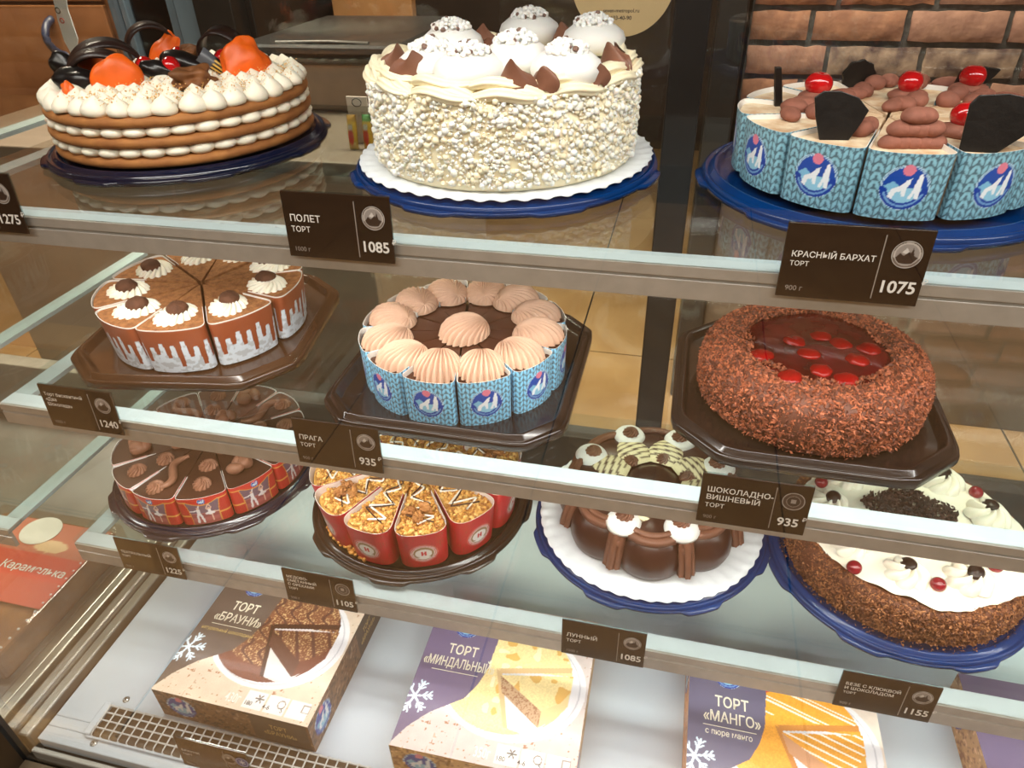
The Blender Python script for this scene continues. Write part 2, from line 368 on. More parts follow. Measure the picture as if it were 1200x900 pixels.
# back counter with a lidded bin and snack packets
t = thing('back_counter', 'grey brown counter block behind the case, carrying the lidded bin', 'counter', (-.95, 1.5, 0)); off = (-.95, 1.5, 0)
CNT = M('grey_beige_laminate', (112, 98, 84), .5, noise=.06, nscale=6)
boxp('worktop', (-1.5, 1.12, 1.105), (-.545, 1.93, 1.13), CNT, t, off); boxp('body', (-1.48, 1.14, 0), (-.56, 1.92, 1.1045), M('grey_laminate_side', (172, 152, 130), .5, noise=.06, nscale=6), t, off)
t = thing('lidded_bin', 'beige bin with a dark grey flat lid on the back counter', 'bin', (-.76, 1.6, 1.13)); off = (-.76, 1.6, 1.13)
boxp('body', (-.95, 1.46, 1.1305), (-.61, 1.85, 1.224), M('beige_plastic', (152, 134, 116), .5, noise=.05), t, off, .006)
lid = boxp('lid', (-.965, 1.44, 1.224), (-.585, 1.9, 1.262), M('dark_grey_plastic', (26, 25, 24), .38, noise=.1), t, off, .014)
b = MB(); b.tube(np.array([(-.87, 1.47, 1.263), (-.75, 1.47, 1.2655), (-.66, 1.47, 1.263)]) - off, .004, 8); b.build('lid_ridge', M('light_edge', (92, 90, 86), .3, noise=.05), lid)
for i, (px, py, c1, c2, lab) in enumerate(((412, 152, (196, 160, 40), (150, 110, 30), 'yellow snack packet lying left of the white cake'), (429, 156, (206, 160, 46), (60, 120, 60), 'yellow snack packet with green print beside the white cake'))):
    c = PY(px, py, 1.2); b = MB(); s_ = np.linspace(-1, 1, 14); U, Vv = np.meshgrid(s_, s_, indexing='ij')
    th_ = .009 * (1 - np.abs(U) ** 4) * (1 - np.abs(Vv) ** 4) + .0006
    C = np.ones(U.shape + (3,)) * lin(c1); put(C, np.hypot(U * .8, Vv + .2) < .5, (220, 60, 40)); put(C, Vv > .62, c2); put(C, (np.abs(U) < .5) & (np.abs(Vv - .35) < .13), (240, 235, 220))
    for sg in (-1, 1): b.grid(np.stack([U * .0085, sg * th_, .03 + Vv * .03], 2), col=C, flip=sg > 0)
    tag(b.build('snack_packet', INK, None, (c[0], 1.2 + i * .004, 1.1302), (math.radians(-6), 0, 0)), lab, 'packet', 'snack packets on the back counter')
c = PY(419, 127, 1.24); b = MB(); b.box((-.02, 0, 0), (.02, .002, .02 + c[2] - 1.13)); t = b.build('white_card', M('white_card', (214, 204, 192), .5, noise=.03), None, (c[0], 1.24, 1.1302)); tag(t, 'small white card standing behind the snack packets', 'card')
b = MB(); b.tube([(.009 * math.cos(a), -.001, .02 + c[2] - 1.14 + .007 * math.sin(a)) for a in np.linspace(0, 2 * PI, 17)], .0008, 6); b.build('ring_print', BLACK_TXT, t)
# white tag hanging in front of the cabinet
yt = 1.5; pts = [PY(*p, yt) for p in ((58, -24), (76, -24), (80, 10), (92, 45), (91, 63), (86, 66), (76, 48), (68, 22))]
o3 = np.array([pts[0][0], yt, pts[0][2]]); P2 = [(p[0] - o3[0], p[2] - o3[2]) for p in pts]
b = MB(); b.prism(P2, 0, .003); t = b.build('hanging_tag', M('white_tag_paper', (176, 184, 186), .5, noise=.04), None, tuple(o3), (PI / 2, 0, 0), bevel=.001); tag(t, 'white tapered paper tag hanging before the orange cabinet', 'tag')
for (px, py, rd, cc) in ((69, 12, .006, (40, 50, 46)), (74, 24, .005, (150, 60, 50))):
    p = PY(px, py, yt) - o3; b = MB(); b.tube([(p[0] + rd * math.cos(a), p[2] + rd * math.sin(a), .0035) for a in np.linspace(0, 2 * PI, 13)], .0013, 5); b.build('print_mark', M('mark_%d' % px, cc, .5, noise=.05), t)
p = PY(60, -24, yt); q0 = p - o3; b = MB(); b.tube([(q0[0] + .01, q0[2] - .004, .0015), (q0[0] + .01, 3.0 - o3[2], .0015)], .0012, 6); b.build('cord', M('grey_cord', (120, 120, 120), .6, noise=.05), t) 
# ceiling downlight mirrored in the middle shelf
t = thing('ceiling_downlight', 'round ceiling downlight mirrored in the middle glass shelf', 'lamp', (-2.30, 4.46, 2.96))
b = MB(); b.lathe([(.06, 0), (.085, 0), (.085, .03), (.06, .03), (.06, 0)], 32); b.build('trim_ring', M('chrome_ring', (200, 196, 190), .25, metal=.8, noise=.03), t)
b = MB(); b.lathe([(0, .012), (.058, .012)], 32); b.build('bulb_face', M('lamp_face', (255, 240, 215), .5, emit=24), t)

# ================================================================== the display case
case = thing('display_case', 'chilled glass display case with white deck and steel trim', 'display case', (0, .6, 0)); CO = (0, .6, 0)
cb = lambda name, a, c, mat, bevel=.0015, parent=None: boxp(name, a, c, mat, parent or case, CO, bevel)
deck = cb('deck', (-.7535, .372, ZD - .02), (XR, .945, ZD), WHITE_SHEET)
# front strip of the deck with the air slot under a wire grille
cb('deck_front', (-.7535, .338, ZD - .02), (XR, .3575, ZD), WHITE_SHEET); cb('deck_left', (-.7535, .3575, ZD - .02), (-.688, .372, ZD), WHITE_SHEET)
cb('air_slot', (-.688, .358, ZD - .06), (XR, .372, ZD - .035), M('brown_slot', (70, 58, 44), .7, noise=.15))
gz = ZD + .006; b = MB(); gw = .0011
for i in range(0, 96):
    x = -.682 + i * .0135
    b.tube(np.array([(x, .3585, ZD - .004), (x - .0005, .356, gz - .003), (x, .3585, gz), (x, .397, gz + .003), (x, .4005, ZD)]) - CO, gw, 5)
for y in (.366, .3765, .387, .3965): b.tube(np.array([(-.684, y, gz + .001), (XR - .02, y, gz + .001)]) - CO, gw, 5)
b.build('wire_grille', M('white_wire', (204, 204, 200), .35, noise=.03), case)
cb('grille_floor', (-.684, .356, ZD + .0003), (XR, .4005, ZD + .0006), M('brown_slot_floor', (84, 70, 54), .7, noise=.2, nscale=25))
cb('grille_end', (-.694, .355, ZD + .0002), (-.684, .4005, gz + .001), WHITE_SHEET); cb('grille_lip', (-.69, .3525, ZD + .0002), (XR, .3555, gz - .001), WHITE_SHEET)
for px, py in ((148, 820), (110, 871)):
    p = PZ(px, py, ZD); b = MB(); b.lathe([(0, .0022), (.0022, .0022), (.0046, .0012), (.0048, 0)], 16); s_ = b.build('screw', M('screw_steel', (190, 190, 186), .25, metal=.8, noise=.05), case, np.subtract(p, CO))
    b = MB(); b.box((-.0025, -.0005, .0021), (.0025, .0005, .0024)); b.box((-.0005, -.0025, .0021), (.0005, .0025, .0024)); b.build('cross_slot', BLACK, s_)
cb('front_channel', (-.757, .3255, ZD - .045), (XR, .3325, ZD - .010), ALU); cb('front_sill', (-.762, .296, ZD - .06), (XR, .3175, ZD - .018), M('brown_metal_sill', (104, 88, 70), .4, metal=.3, noise=.12))
cb('front_panel', (-1.9, .262, 0), (XR, .295, ZD - .062), M('front_wood', (178, 138, 88), .5, noise=.1, nscale=5), .004)
cb('wood_ledge', (-1.9, .245, ZD - .09), (-.70, .2945, ZD - .066), M('pale_wood', (200, 160, 106), .45, noise=.1, nscale=8), .004)
# left end: gap, steel sill rails, glass end panel, black front post
cb('end_gap', (-.764, .345, ZD - .04), (-.754, .945, ZD - .012), M('brown_gap', (88, 68, 48), .6, noise=.1))
cb('end_rail', (-.782, .335, ZD - .04), (-.765, .945, ZD + .004), STEEL, .003); cb('end_rail', (-.800, .335, ZD - .04), (-.7825, .945, ZD + .012), STEEL, .004); cb('end_rail', (-.828, .335, ZD - .04), (-.8125, .945, ZD + .008), STEEL, .003)
cb('end_glass', (-.8115, .335, ZD + .001), (-.8015, .95, 1.62), G_PANE, 0)
b = MB(); b.prism(np.array([(-.7995, .30), (-.7995, .327), (-.764, .327), (-.764, .316), (-.788, .30)]) - np.array(CO[:2]), ZD - .10, 1.66); b.build('corner_post', BLACK, case)
cb('front_glass', (-.764, .3185, ZD - .02), (XR, .3245, 1.66), G_FRONT, 0)
# back: sliding glass doors, black meeting post, dark bottom rail
cb('back_bottom_rail', (-.81, .95, ZD - .02), (XR, .985, .728), DARKGREY, .002)
cb('meeting_post', (-.0345, .952, .729), (.008, .992, 1.66), BLACK, .002)
bp = cb('back_door', (-.80, .958, .729), (-.035, .964, 1.655), G_PANE, 0); cb('back_door', (.0085, .970, .729), (XR, .976, 1.655), G_PANE, 0)
cb('case_top', (-.815, .30, 1.661), (XR, .995, 1.70), DARKGREY, .003); cb('end_panel', (XR + .001, .30, 0), (XR + .03, .995, 1.70), DARKGREY, .003)
cb('base_block', (-.80, .297, 0), (XR, .985, ZD - .063), DARKGREY, .003)
LEDM = M('led_diffuser', (255, 246, 232), .4, emit=3.0)
cb('led_bar', (-.74, .40, 1.645), (XR - .02, .42, 1.66), LEDM, .001)
LEDC = (1.0, .965, .915); LEDW = (.92, .97, 1.0)
area('canopy_led', ((XL + XR) / 2, .43, 1.64), (1.9, .03), 6.2, LEDC, (math.radians(22), 0, 0))
# round sticker on the back glass
c = PY(730, -24, .956); c[1] = .9574; rd = .0615
st = thing('round_sticker', 'round tan sticker with cup and phone number on back glass', 'sticker', c)
t_ = np.linspace(0, 2 * PI, 64, endpoint=False); b = MB(); b.prism(np.c_[rd * np.cos(t_), rd * np.sin(t_)], 0, .0004); b.build('sheet', M('tan_sticker', (206, 178, 130), .55, noise=.06, nscale=20), st, rot=(PI / 2, 0, 0))
b = MB(); C = lambda n: lin(n)
uu, vv = np.meshgrid(np.linspace(-1, 1, 24), np.linspace(0, 1, 20), indexing='ij'); ww = .0125 + .004 * vv
Cc = np.ones(uu.shape + (3,)) * lin((176, 116, 74)); put(Cc, vv < .12, (236, 226, 208)); put(Cc, np.abs(uu) > .9, (236, 226, 208)); put(Cc, np.hypot(uu + .3, vv - .35) < .06, (110, 60, 40)); put(Cc, np.hypot(uu - .1, vv - .5) < .07, (110, 60, 40))
b.grid(np.stack([uu * ww, np.full_like(uu, -.0007), .026 * vv - .006 - .004 * np.sqrt(np.clip(1 - uu ** 2, 0, 1)) * (1 - vv)], 2), col=Cc); b.build('cup_picture', INK, st, (0, 0, 0))
for body, zz, sz in (('seven-metropol.ru', -.0385, .0058), ('603-40-90', -.0465, .0062)):
    obj('lettering', text_mesh(body, sz, .01, 'CENTER'), BLACK_TXT, st, (0, -.0006, zz + .004), (PI / 2, 0, 0))

# ------------------------------------------------------------------ glass shelves
def shelf(z, lab, x0=XL, x1=XR, watt=5.0, strip_left=True, neighbour=False):
    t = thing('glass_shelf', lab, 'shelf', (0, YF, z)); o = (0, YF, z)
    boxp('glass_pane', (x0, YF, z - .007), (x1, YBK, z), G_SHELF, t, o, 0)
    b = MB(); e = .004
    prof = [(-.001, -.0072), (-.001, -.0155), (.0012, -.0165), (.0012, -.0175), (-.001, -.0185), (-.001, -.034), (.004, -.034), (.004, -.012), (.022, -.012), (.022, -.0072)]
    if z < .9: prof = [(y, zz * 1.15 if zz < -.008 else zz) for y, zz in prof]
    n = len(prof); v = [(x0, y, zz) for y, zz in prof] + [(x1, y, zz) for y, zz in prof]
    b.add(v, [tuple(range(n)), tuple(range(2 * n - 1, n - 1, -1))] + [(i, n + i, n + (i + 1) % n, (i + 1) % n) for i in range(n)], smooth=False)
    b.build('front_rail', ALU, t)
    boxp('rail_top_strip', (x0, YF + .002, z - .0071), (x1, YF + .0225, z - .00705 + .0001), STRIP, t, o, 0)
    sx = (x0, x0 + .024) if strip_left else (x1 - .024, x1)
    boxp('side_rail', (sx[0], YF + .023, z - .013), (sx[1], YBK, z - .0072), STRIP, t, o, 0)
    if not neighbour:
        lb_ = boxp('led_bar', (x0 + .03, YF + .0045, z - .029), (x1 - .02, YF + .0135, z - .0135), ALU, t, o, 0); boxp('diffuser', (x0 + .03, YF + .005, z - .0312), (x1 - .02, YF + .013, z - .0292), LEDM, lb_, o, 0)
        area('shelf_led', ((x0 + x1) / 2, .016, -.036), (1.9, .012), watt, LEDW if z < .9 else LEDC, (math.radians(9), 0, 0), parent=t)
    return t
shelf(ZT, 'top glass shelf with grey front rail, under the fruit cake', watt=4.0)
shelf(ZM, 'middle glass shelf with grey front rail, under the cherry chocolate cake', watt=2.3)
shelf(ZB, 'lowest glass shelf with grey front rail, under the red paper cake', watt=.95)
# neighbouring case seen through the end glass
for z, lab in ((ZT, 'top shelf of the neighbouring case at the left edge'), (ZM, 'middle shelf of the neighbouring case left of the sponge cake'), (ZB, 'low shelf of the neighbouring case above the caramel box')):
    shelf(z, lab, -1.75, -.86, strip_left=False, neighbour=True)
t = thing('neighbour_case', 'steel well of the neighbouring case holding the caramel box', 'display case', (-1.3, .6, 0)); off = (-1.3, .6, 0)
boxp('deck', (-1.8, .34, ZD - .03), (-.8295, .945, ZD - .004), STEEL, t, off)
boxp('step', (-.848, .34, ZD - .0038), (-.83, .945, ZD + .003), STEEL, t, off); boxp('back_rail', (-1.8, .95, ZD - .02), (-.83, .985, .728), M('grey_metal_panel', (150, 140, 128), .45, noise=.08), t, off)
boxp('base_block', (-1.8, .297, 0), (-.83, .985, ZD - .063), DARKGREY, t, off)
area('neighbour_led', (-1.3, .43, 1.0), (.8, .02), 1.6, LEDC, (math.radians(25), 0, 0))
# caramel cake box in the neighbouring case
zt = ZD + .062; t = thing('caramel_cake_box', 'clear plastic box of brown caramel cake with a red label at left', 'cake box', (-.976, .53, ZD - .0024)); 
b = MB(); b.box((-.11, -.13, 0), (.115, .12, .05)); b.build('cake', M('caramel_cake', (150, 104, 66), .6, noise=.25, nscale=30, bump=.4, bscale=80), t, bevel=.006)
b = MB(); b.box((-.12, -.14, -.0012), (.125, .13, .0585)); b.build('clear_lid', glass('clear_plastic', (244, 238, 230), .05, 1.45), t, bevel=.006)
U, Vv = np.meshgrid(np.linspace(-1, 1, 50), np.linspace(-1, 1, 60), indexing='ij'); C = np.ones(U.shape + (3,)) * lin((206, 70, 56))
put(C, Vv > .18, (196, 110, 88)); put(C, np.hypot((U - .1) / .35, (Vv - .38) / .16) < 1, (232, 190, 150)); put(C, Vv < -.4, (198, 84, 68))
b = MB(); b.grid(np.stack([U * .085, Vv * .078, np.zeros_like(U)], 2), col=C); lb = b.build('label_sheet', INK, t, (.037, .03, .0592))
obj('lettering', text_mesh('Карамелька', .020, .015, 'CENTER'), WHITE_TXT, lb, (.016, -.022, .0006))
U2 = np.linspace(0, 2 * PI, 40, endpoint=False); b = MB(); b.prism(np.c_[.034 * np.cos(U2), .03 * np.sin(U2)], 0, .0006); b.build('oval_badge', M('pale_badge', (226, 216, 204), .5, noise=.05), lb, (-.035, .056, .0006))
b = MB()
for k in range(17): b.ell((.118, -.13 + k * .0155, .0588), (.0022, .0022, .0016), 6, 4)
b.build('lid_studs', M('white_stud', (225, 222, 216), .4, noise=.04), t)
# ================================================================== trays and doilies
NAVY = M('navy_plastic', (2, 46, 100), .18, noise=.1, nscale=20, coat=.05, spec=.3)
SHADED_NAVY = M('shaded_navy_plastic', (12, 18, 42), .18, noise=.1, nscale=20, coat=.6)  # navy tray plastic with shade put into its base colour
BROWNPL = M('brown_black_plastic', (34, 24, 20), .2, noise=.12, nscale=20, coat=.25)
COCOAPL = M('cocoa_brown_plastic', (66, 42, 26), .2, noise=.15, nscale=30, coat=.3)
def round_tray(cx, cy, z, r, mat, lab, rot=0, name='cake_tray', ntab=8):
    def rad(th):
        a = ((th + rot) * ntab / (2 * PI)) % 1
        return 1 + .035 * np.clip(np.minimum(a - .04, .50 - a) * 14, 0, 1)
    t = thing(name, lab, 'tray', (cx, cy, z), group='round plastic cake trays')
    b = MB(); b.lathe([(0, .0052), (r * .86, .0052), (r * .885, .006), (r * .90, .0105), (r * .915, .0125), (r * .935, .0125), (r * .95, .0085), (r * .962, .0080), (r * .97, .0098), (r * .985, .0098), (r * .992, .006), (r * .992, .0005), (r * .90, .0005), (0, .0005)], 128)
    b.build('plate', mat, t)
    b = MB(); th = np.linspace(0, 2 * PI, 257); k = rad(th[:-1])
    prof = [(r * .985, .0052), (r * .998, .0052), (r * 1.0, .004), (r * .998, .0015), (r * .985, .0015)]
    P = np.array([[(rr_ * (kk if rr_ > r * .99 else 1) * math.cos(a), rr_ * (kk if rr_ > r * .99 else 1) * math.sin(a), zz) for rr_, zz in prof] for a, kk in zip(th[:-1], k)])
    b.grid(P, cu=True); b.build('tab_flange', mat, t); return t
def octa(hw, hd, cut): return np.array([(-hw + cut, -hd), (hw - cut, -hd), (hw, -hd + cut), (hw, hd - cut), (hw - cut, hd), (-hw + cut, hd), (-hw, hd - cut), (-hw, -hd + cut)])
def chaikin(P, n=2):
    for _ in range(n):
        Q = np.roll(P, -1, 0); P = np.stack([P * .93 + Q * .07, P * .07 + Q * .93], 1).reshape(-1, 2)
    return P
def oct_tray(cx, cy, z, hw, hd, cut, mat, lab, rotz=0):
    t = thing('cake_tray', lab, 'tray', (cx, cy, z), rotz, 'eight-sided plastic cake trays')
    base = chaikin(octa(1, hd / hw, cut / hw)) * hw; b = MB(); rings = []
    for s_, zz in ((.0, .0062), (.875, .0062), (.89, .007), (.908, .0145), (.922, .0165), (.945, .0165), (.958, .010), (.968, .0095), (.975, .0115), (.99, .0115), (1.0, .009), (1.0, .0015), (.9, .0006), (0, .0006)):
        rings.append(np.c_[base * s_, np.full(len(base), zz)])
    b.grid(np.array(rings).transpose(1, 0, 2), cu=True); b.build('plate', mat, t); return t
def doily(cx, cy, z, r, lab):
    th = np.linspace(0, 2 * PI, 288, endpoint=False); b = MB()
    k = 1 + .014 * np.abs(np.sin(th * 24)) + .004 * np.sin(th * 5)
    P = np.array([[(0, 0, .0004)], ] * 0 + [[(0, 0, .0010), (r * .7 * math.cos(a), r * .7 * math.sin(a), .0010), (r * .93 * math.cos(a), r * .93 * math.sin(a), .0012 + .0006 * math.sin(a * 48)), (r * kk * math.cos(a), r * kk * math.sin(a), .0024 + .0010 * math.sin(a * 48)), (r * kk * math.cos(a), r * kk * math.sin(a), .0016 + .0010 * math.sin(a * 48)), (r * .9 * math.cos(a), r * .9 * math.sin(a), .0004), (0, 0, .0002)] for a, kk in zip(th, k)])
    b.grid(P, cu=True); return tag(b.build('paper_doily', M('white_doily_paper', (226, 230, 234), .75, noise=.02, nscale=50, bump=.25, bscale=160), None, (cx, cy, z)), lab, 'doily', 'white scalloped doilies')

# ================================================================== slice helper
def slice_outline(r, ang, rc, bulge, tip=.004, gap=.0007, n=34):
    a = ang / 2; B = np.array([r * math.cos(a), -r * math.sin(a)]); T = np.array([tip, 0.0]); sd = (B - T) / np.linalg.norm(B - T)
    B = B + np.array([0, gap]); pts = [T]
    for f in np.linspace(.12, .999, 14): 
        q = T + (B - sd * rc - T) * f; pts.append(q)
    th = np.linspace(-a, a, n); fr = np.stack([r * (1 + bulge * (1 - (th / a) ** 2)) * np.cos(th), r * (1 + bulge * (1 - (th / a) ** 2)) * np.sin(th)], 1)
    d0 = rc; i0 = np.searchsorted(np.linalg.norm(fr - fr[0], axis=1)[:n // 2], d0); i0 = max(1, i0)
    E0, E1 = B - sd * rc, fr[i0]
    for s_ in np.linspace(0, 1, 9)[1:-1]: pts.append((1 - s_) ** 2 * E0 + 2 * s_ * (1 - s_) * B + s_ ** 2 * E1)
    half = pts + [q for q in fr[i0:n // 2]]
    half = np.array(half); return np.concatenate([half, (half * [1, -1])[::-1][:-1]])
def slice_body(r, ang, rc, bulge, h, col, flare=0, dome=0, inset=.0008, dz=0):
    O = slice_outline(r - inset, ang, rc, bulge); b = MB(); c = O.mean(0)
    for part in (((1, 0), (1, .5), (1, 1)), ((1, 1), (.8, 1.0), (.55, 1.0), (.3, 1.0), (0, 1.0))):
        rings = []
        for s_, f in part:
            k = 1 + flare * f
            Q = (O * k) * s_ + c * (1 - s_); rings.append(np.c_[Q, np.full(len(Q), h * f + dome * (1 - s_ ** 2) * (f >= .999) + dz)])
        b.grid(np.array(rings).transpose(1, 0, 2), cu=True, col=lin(col), smooth=dome > 0)
    return b
def wrapper(r, ang, rc, bulge, h, art, flare=0, s0=.35, nv=62, du=.0008, thick=.0005, inside=(232, 228, 222), z0=0.0):
    O = slice_outline(r, ang, rc, bulge); O = O[1:]                    # open at the tip
    L = np.r_[0, np.cumsum(np.linalg.norm(np.diff(O, axis=0), axis=1))]; tot = L[-1]
    cut = s0 * (tot / 2 - r * ang / 2); ss = np.arange(cut, tot - cut + du / 2, du)
    x = np.interp(ss, L, O[:, 0]); y = np.interp(ss, L, O[:, 1]); u = ss - tot / 2; v = np.linspace(0, h, nv)
    U, Vv = np.meshgrid(u, v, indexing='ij'); k = 1 + flare * Vv / h
    P = np.stack([x[:, None] * k, y[:, None] * k, Vv + z0], 2); C = np.ones(U.shape + (3,)) * .6; art(C, U, Vv, h)
    b = MB(); b.grid(P, col=C)
    tx = np.gradient(x); ty = np.gradient(y); nl = np.hypot(tx, ty) + 1e-9; nx, ny = -ty / nl, tx / nl       # inward
    Q = P[:, ::3].copy() if nv > 20 else P.copy(); 
    if nv > 20: Q = np.concatenate([P[:, ::3], P[:, -1:]], 1)
    Q = Q + np.stack([nx, ny, 0 * nx], 1)[:, None, :] * thick
    b.grid(Q, col=lin(inside), flip=True); b.grid(np.stack([P[:, -1], Q[:, -1]], 1), col=lin((240, 236, 230)))
    return b
def knit_art(leaf, gap, er=.0172, ev=.5):
    def art(C, U, V, h):
        w, hh = .0084, .0066; C[:] = lin(gap); fu = (U / w) % 1; side = fu < .5; x = np.where(side, fu, 1 - fu) * 2
        vv = (V / hh - x * .75) % 1; m = ((x - .5) / .44) ** 2 + ((vv - .5) / .43) ** 2 < 1
        C[m] = lin(leaf); m2 = ((x - .5) / .25) ** 2 + ((vv - .58) / .2) ** 2 < 1; C[m2] = lin(np.minimum(np.array(leaf) * 1.07, 255))
        e = np.hypot(U, V - h * ev) < er
        if e.any(): s_ = C[e][None]; bears(s_, (U[e] / er)[None], ((V[e] - h * ev) / er)[None]); C[e] = s_[0]
    return art
def fluted(a, bx, H, n=18, pole=(-.75, 0), amp=.1, twist=0, nt=14, nth=108, col=None, peak=0):
    # piped shell or rosette: ridges run from a pole to an elliptic rim
    th = np.linspace(0, 2 * PI, nth, endpoint=False); t = np.linspace(0, 1, nt)[None]
    T = th[:, None] + twist * (1 - t); rim = np.stack([a * np.cos(T), bx * np.sin(T)], 2)
    pl = np.array([pole[0] * a, pole[1] * bx]); P2 = pl * (1 - t)[..., None] + rim * t[..., None]
    e2 = (P2[..., 0] / a) ** 2 + (P2[..., 1] / bx) ** 2; rid = (np.abs(np.cos(n * th[:, None] / 2)) ** .7 - .55) * amp * np.clip(t * 3, 0, 1)
    z = H * np.sqrt(np.clip(1 - e2 * .995, 0, 1)) ** .9 * (1 + rid * 1.2) + peak * np.exp(-(t * 5) ** 2)
    P2 = pl + (P2 - pl) * (1 + rid * .6)[..., None]
    b = MB(); b.grid(np.stack([P2[..., 0], P2[..., 1], z], 2), cu=True, col=col); return b
def sub(name, me, mat, parent, loc=(0, 0, 0), rot=(0, 0, 0), sc=None):
    o = obj(name, me, mat, parent, loc, rot)
    if sc is not None: o.scale = sc if isinstance(sc, tuple) else (sc, sc, sc)
    return o

WCREAM = M('white_cream', (240, 232, 214), .5, noise=.03, nscale=40, sss=.15)
YCREAM = M('ivory_cream', (246, 234, 202), .45, noise=.03, nscale=40, sss=.12)
COCOA = M('cocoa_sponge', (166, 110, 64), .85, noise=.22, nscale=140, col2=(128, 78, 42), bump=.9, bscale=420)
DKCHOC = M('dark_chocolate', (38, 22, 18), .32, noise=.2, nscale=40)
MILKCHOC = M('milk_chocolate_glaze', (78, 46, 34), .3, noise=.12, nscale=25, bump=.05, bscale=40)
BCREAM = M('brown_cream', (128, 78, 56), .5, noise=.08, nscale=60)
MCREAM = M('mocha_cream', (200, 162, 138), .5, noise=.05, nscale=60, sss=.1)
CHERRY = M('candied_cherry', (176, 14, 20), .12, noise=.15, nscale=20, coat=.8)

# ================================================================== T1: layered biscuit cake with fruit
cx, cy, R1 = -.557, .722, .139
round_tray(cx, cy, ZT + .0004, .152, SHADED_NAVY, 'shade-darkened navy round tray under the three layer biscuit cake', rot=.3)
zb = ZT + .0135
t = thing('biscuit_cake', 'three layer honey biscuit cake with cream dots, fruit and chocolate rings', 'cake', (cx, cy, zb))
BISC = M('baked_biscuit', (142, 88, 44), .75, noise=.18, nscale=35, col2=(172, 114, 60), bump=.35, bscale=160)
LZ = [0.0, .0195, .039]; LT = .0095
for k, z in enumerate(LZ):
    b = MB(); r = R1 - (.001, .0, .001)[k]
    b.lathe([(0, 0), (r - .004, 0), (r - .0008, .0018), (r, LT / 2), (r - .0008, LT - .0018), (r - .004, LT), (0, LT)], 120, rad=lambda th, k=k: 1 + .006 * sn(np.stack([np.cos(th), np.sin(th), 0 * th + k], 1), 5 + k, 5))
    b.build('biscuit_layer', BISC, t, (0, 0, z))
dme = []
for k in range(3):
    b = MB(); b.ell((0, 0, 0), (.0135, .0118, .0062), 18, 9, disp=lump(k, .035, 2.2)); m_ = b.mesh('cream_dot'); m_.materials.append(WCREAM); dme.append(m_)
for k, z in enumerate(LZ[:2]):
    n = 36
    for i in range(n):
        a = 2 * PI * i / n + k * .08; sub('cream_dot', dme[i % 3], None, t, ((R1 - .0125) * math.cos(a), (R1 - .0125) * math.sin(a), z + LT + .0050), (0, 0, a + PI / 2), (1.0, 1, 1.0 + .06 * math.sin(i * 3.1)))
tme = []
for k in range(3):
    b = MB(); b.lathe([(0, .0182), (.0012, .0174), (.0036, .0156), (.0078, .0128), (.0115, .0085), (.0127, .0045), (.0115, .0008), (.007, 0), (0, 0)], 20, rad=lambda th, k=k: 1 + .05 * np.sin(th * 2 + k) + .03 * np.sin(th * 3 + k * 2)); m_ = b.mesh('cream_dot'); m_.materials.append(WCREAM); tme.append(m_)
rr = random.Random(3)
for r, n in ((.1255, 35), (.104, 29), (.082, 23), (.060, 17), (.038, 11), (.016, 4)):
    for i in range(n):
        a = 2 * PI * (i + .3 * rr.random()) / n
        sub('cream_dot', tme[rr.randrange(3)], None, t, (r * math.cos(a), r * math.sin(a), LZ[2] + LT - .0004), (rr.uniform(-.15, .15), rr.uniform(-.15, .15), rr.uniform(0, 6)), rr.uniform(.94, 1.06))
N = 1500; ang = rng.uniform(-2.0, .7, N); rad_ = .132 * np.sqrt(rng.random(N)); 
b = MB(); b.bits(np.c_[rad_ * np.cos(ang), rad_ * np.sin(ang), LZ[2] + LT + .014 + rng.uniform(-.006, .003, N)], rng.uniform(.0004, .0010, N), np.array([lin((232, 188, 118)), lin((218, 166, 92))])[rng.integers(0, 2, N)])
stuff(b.build('biscuit_crumbs', INK, t))
ztop = zb + LZ[2] + LT + .013
def on1(px, py, dz=0): p = PZ(px, py, ztop + dz); return (p[0] - cx, p[1] - cy, ztop + dz - zb)
APR = M('dried_apricot', (226, 96, 20), .38, noise=.18, nscale=22, sss=.2, bump=.3, bscale=70); PRUNE = M('prune_skin', (16, 13, 14), .28, noise=.3, nscale=20, bump=.3, bscale=60); NUT = M('walnut_brown', (112, 68, 34), .6, noise=.3, nscale=40, bump=.6, bscale=120)
def fruit(name, px, py, r3, rot, mat, seed, amp=.16, fr=2.8, dz=0, nu=28, nv=18):
    b = MB(); b.ell((0, 0, 0), r3, nu, nv, disp=lump(seed, amp, fr)); x, y, z = on1(px, py, dz)
    return sub(name, b.mesh(name), mat, t, (x, y, z), rot)
fruit('apricot', 140, 93, (.0235, .010, .023), (-.1, .25, .85), APR, 11, dz=.004)
fruit('apricot', 116, 84, (.019, .009, .016), (.2, 0, .5), APR, 12, dz=.005); fruit('apricot', 192, 60, (.013, .009, .025), (0, .75, .7), APR, 13, dz=.008)
fruit('apricot', 286, 76, (.024, .009, .026), (-.1, .1, .8), APR, 14, dz=.006); fruit('apricot', 80, 105, (.007, .006, .008), (0, 0, 0), APR, 15)
fruit('prune', 97, 98, (.026, .015, .016), (.1, .2, .7), PRUNE, 21, .1); fruit('prune', 78, 80, (.014, .010, .017), (0, -.5, .6), PRUNE, 22, .12, dz=.006); fruit('prune', 190, 83, (.026, .010, .010), (0, .3, .6), PRUNE, 23, .12, dz=.004); fruit('prune', 213, 73, (.024, .012, .011), (0, .15, .3), PRUNE, 24, .1, dz=.008)
for px, py in ((117, 80), (170, 78), (200, 78), (209, 66), (262, 69)): fruit('cherry', px, py, (.0105, .0105, .0105), (0, 0, 0), CHERRY, 31, .05, dz=.007)
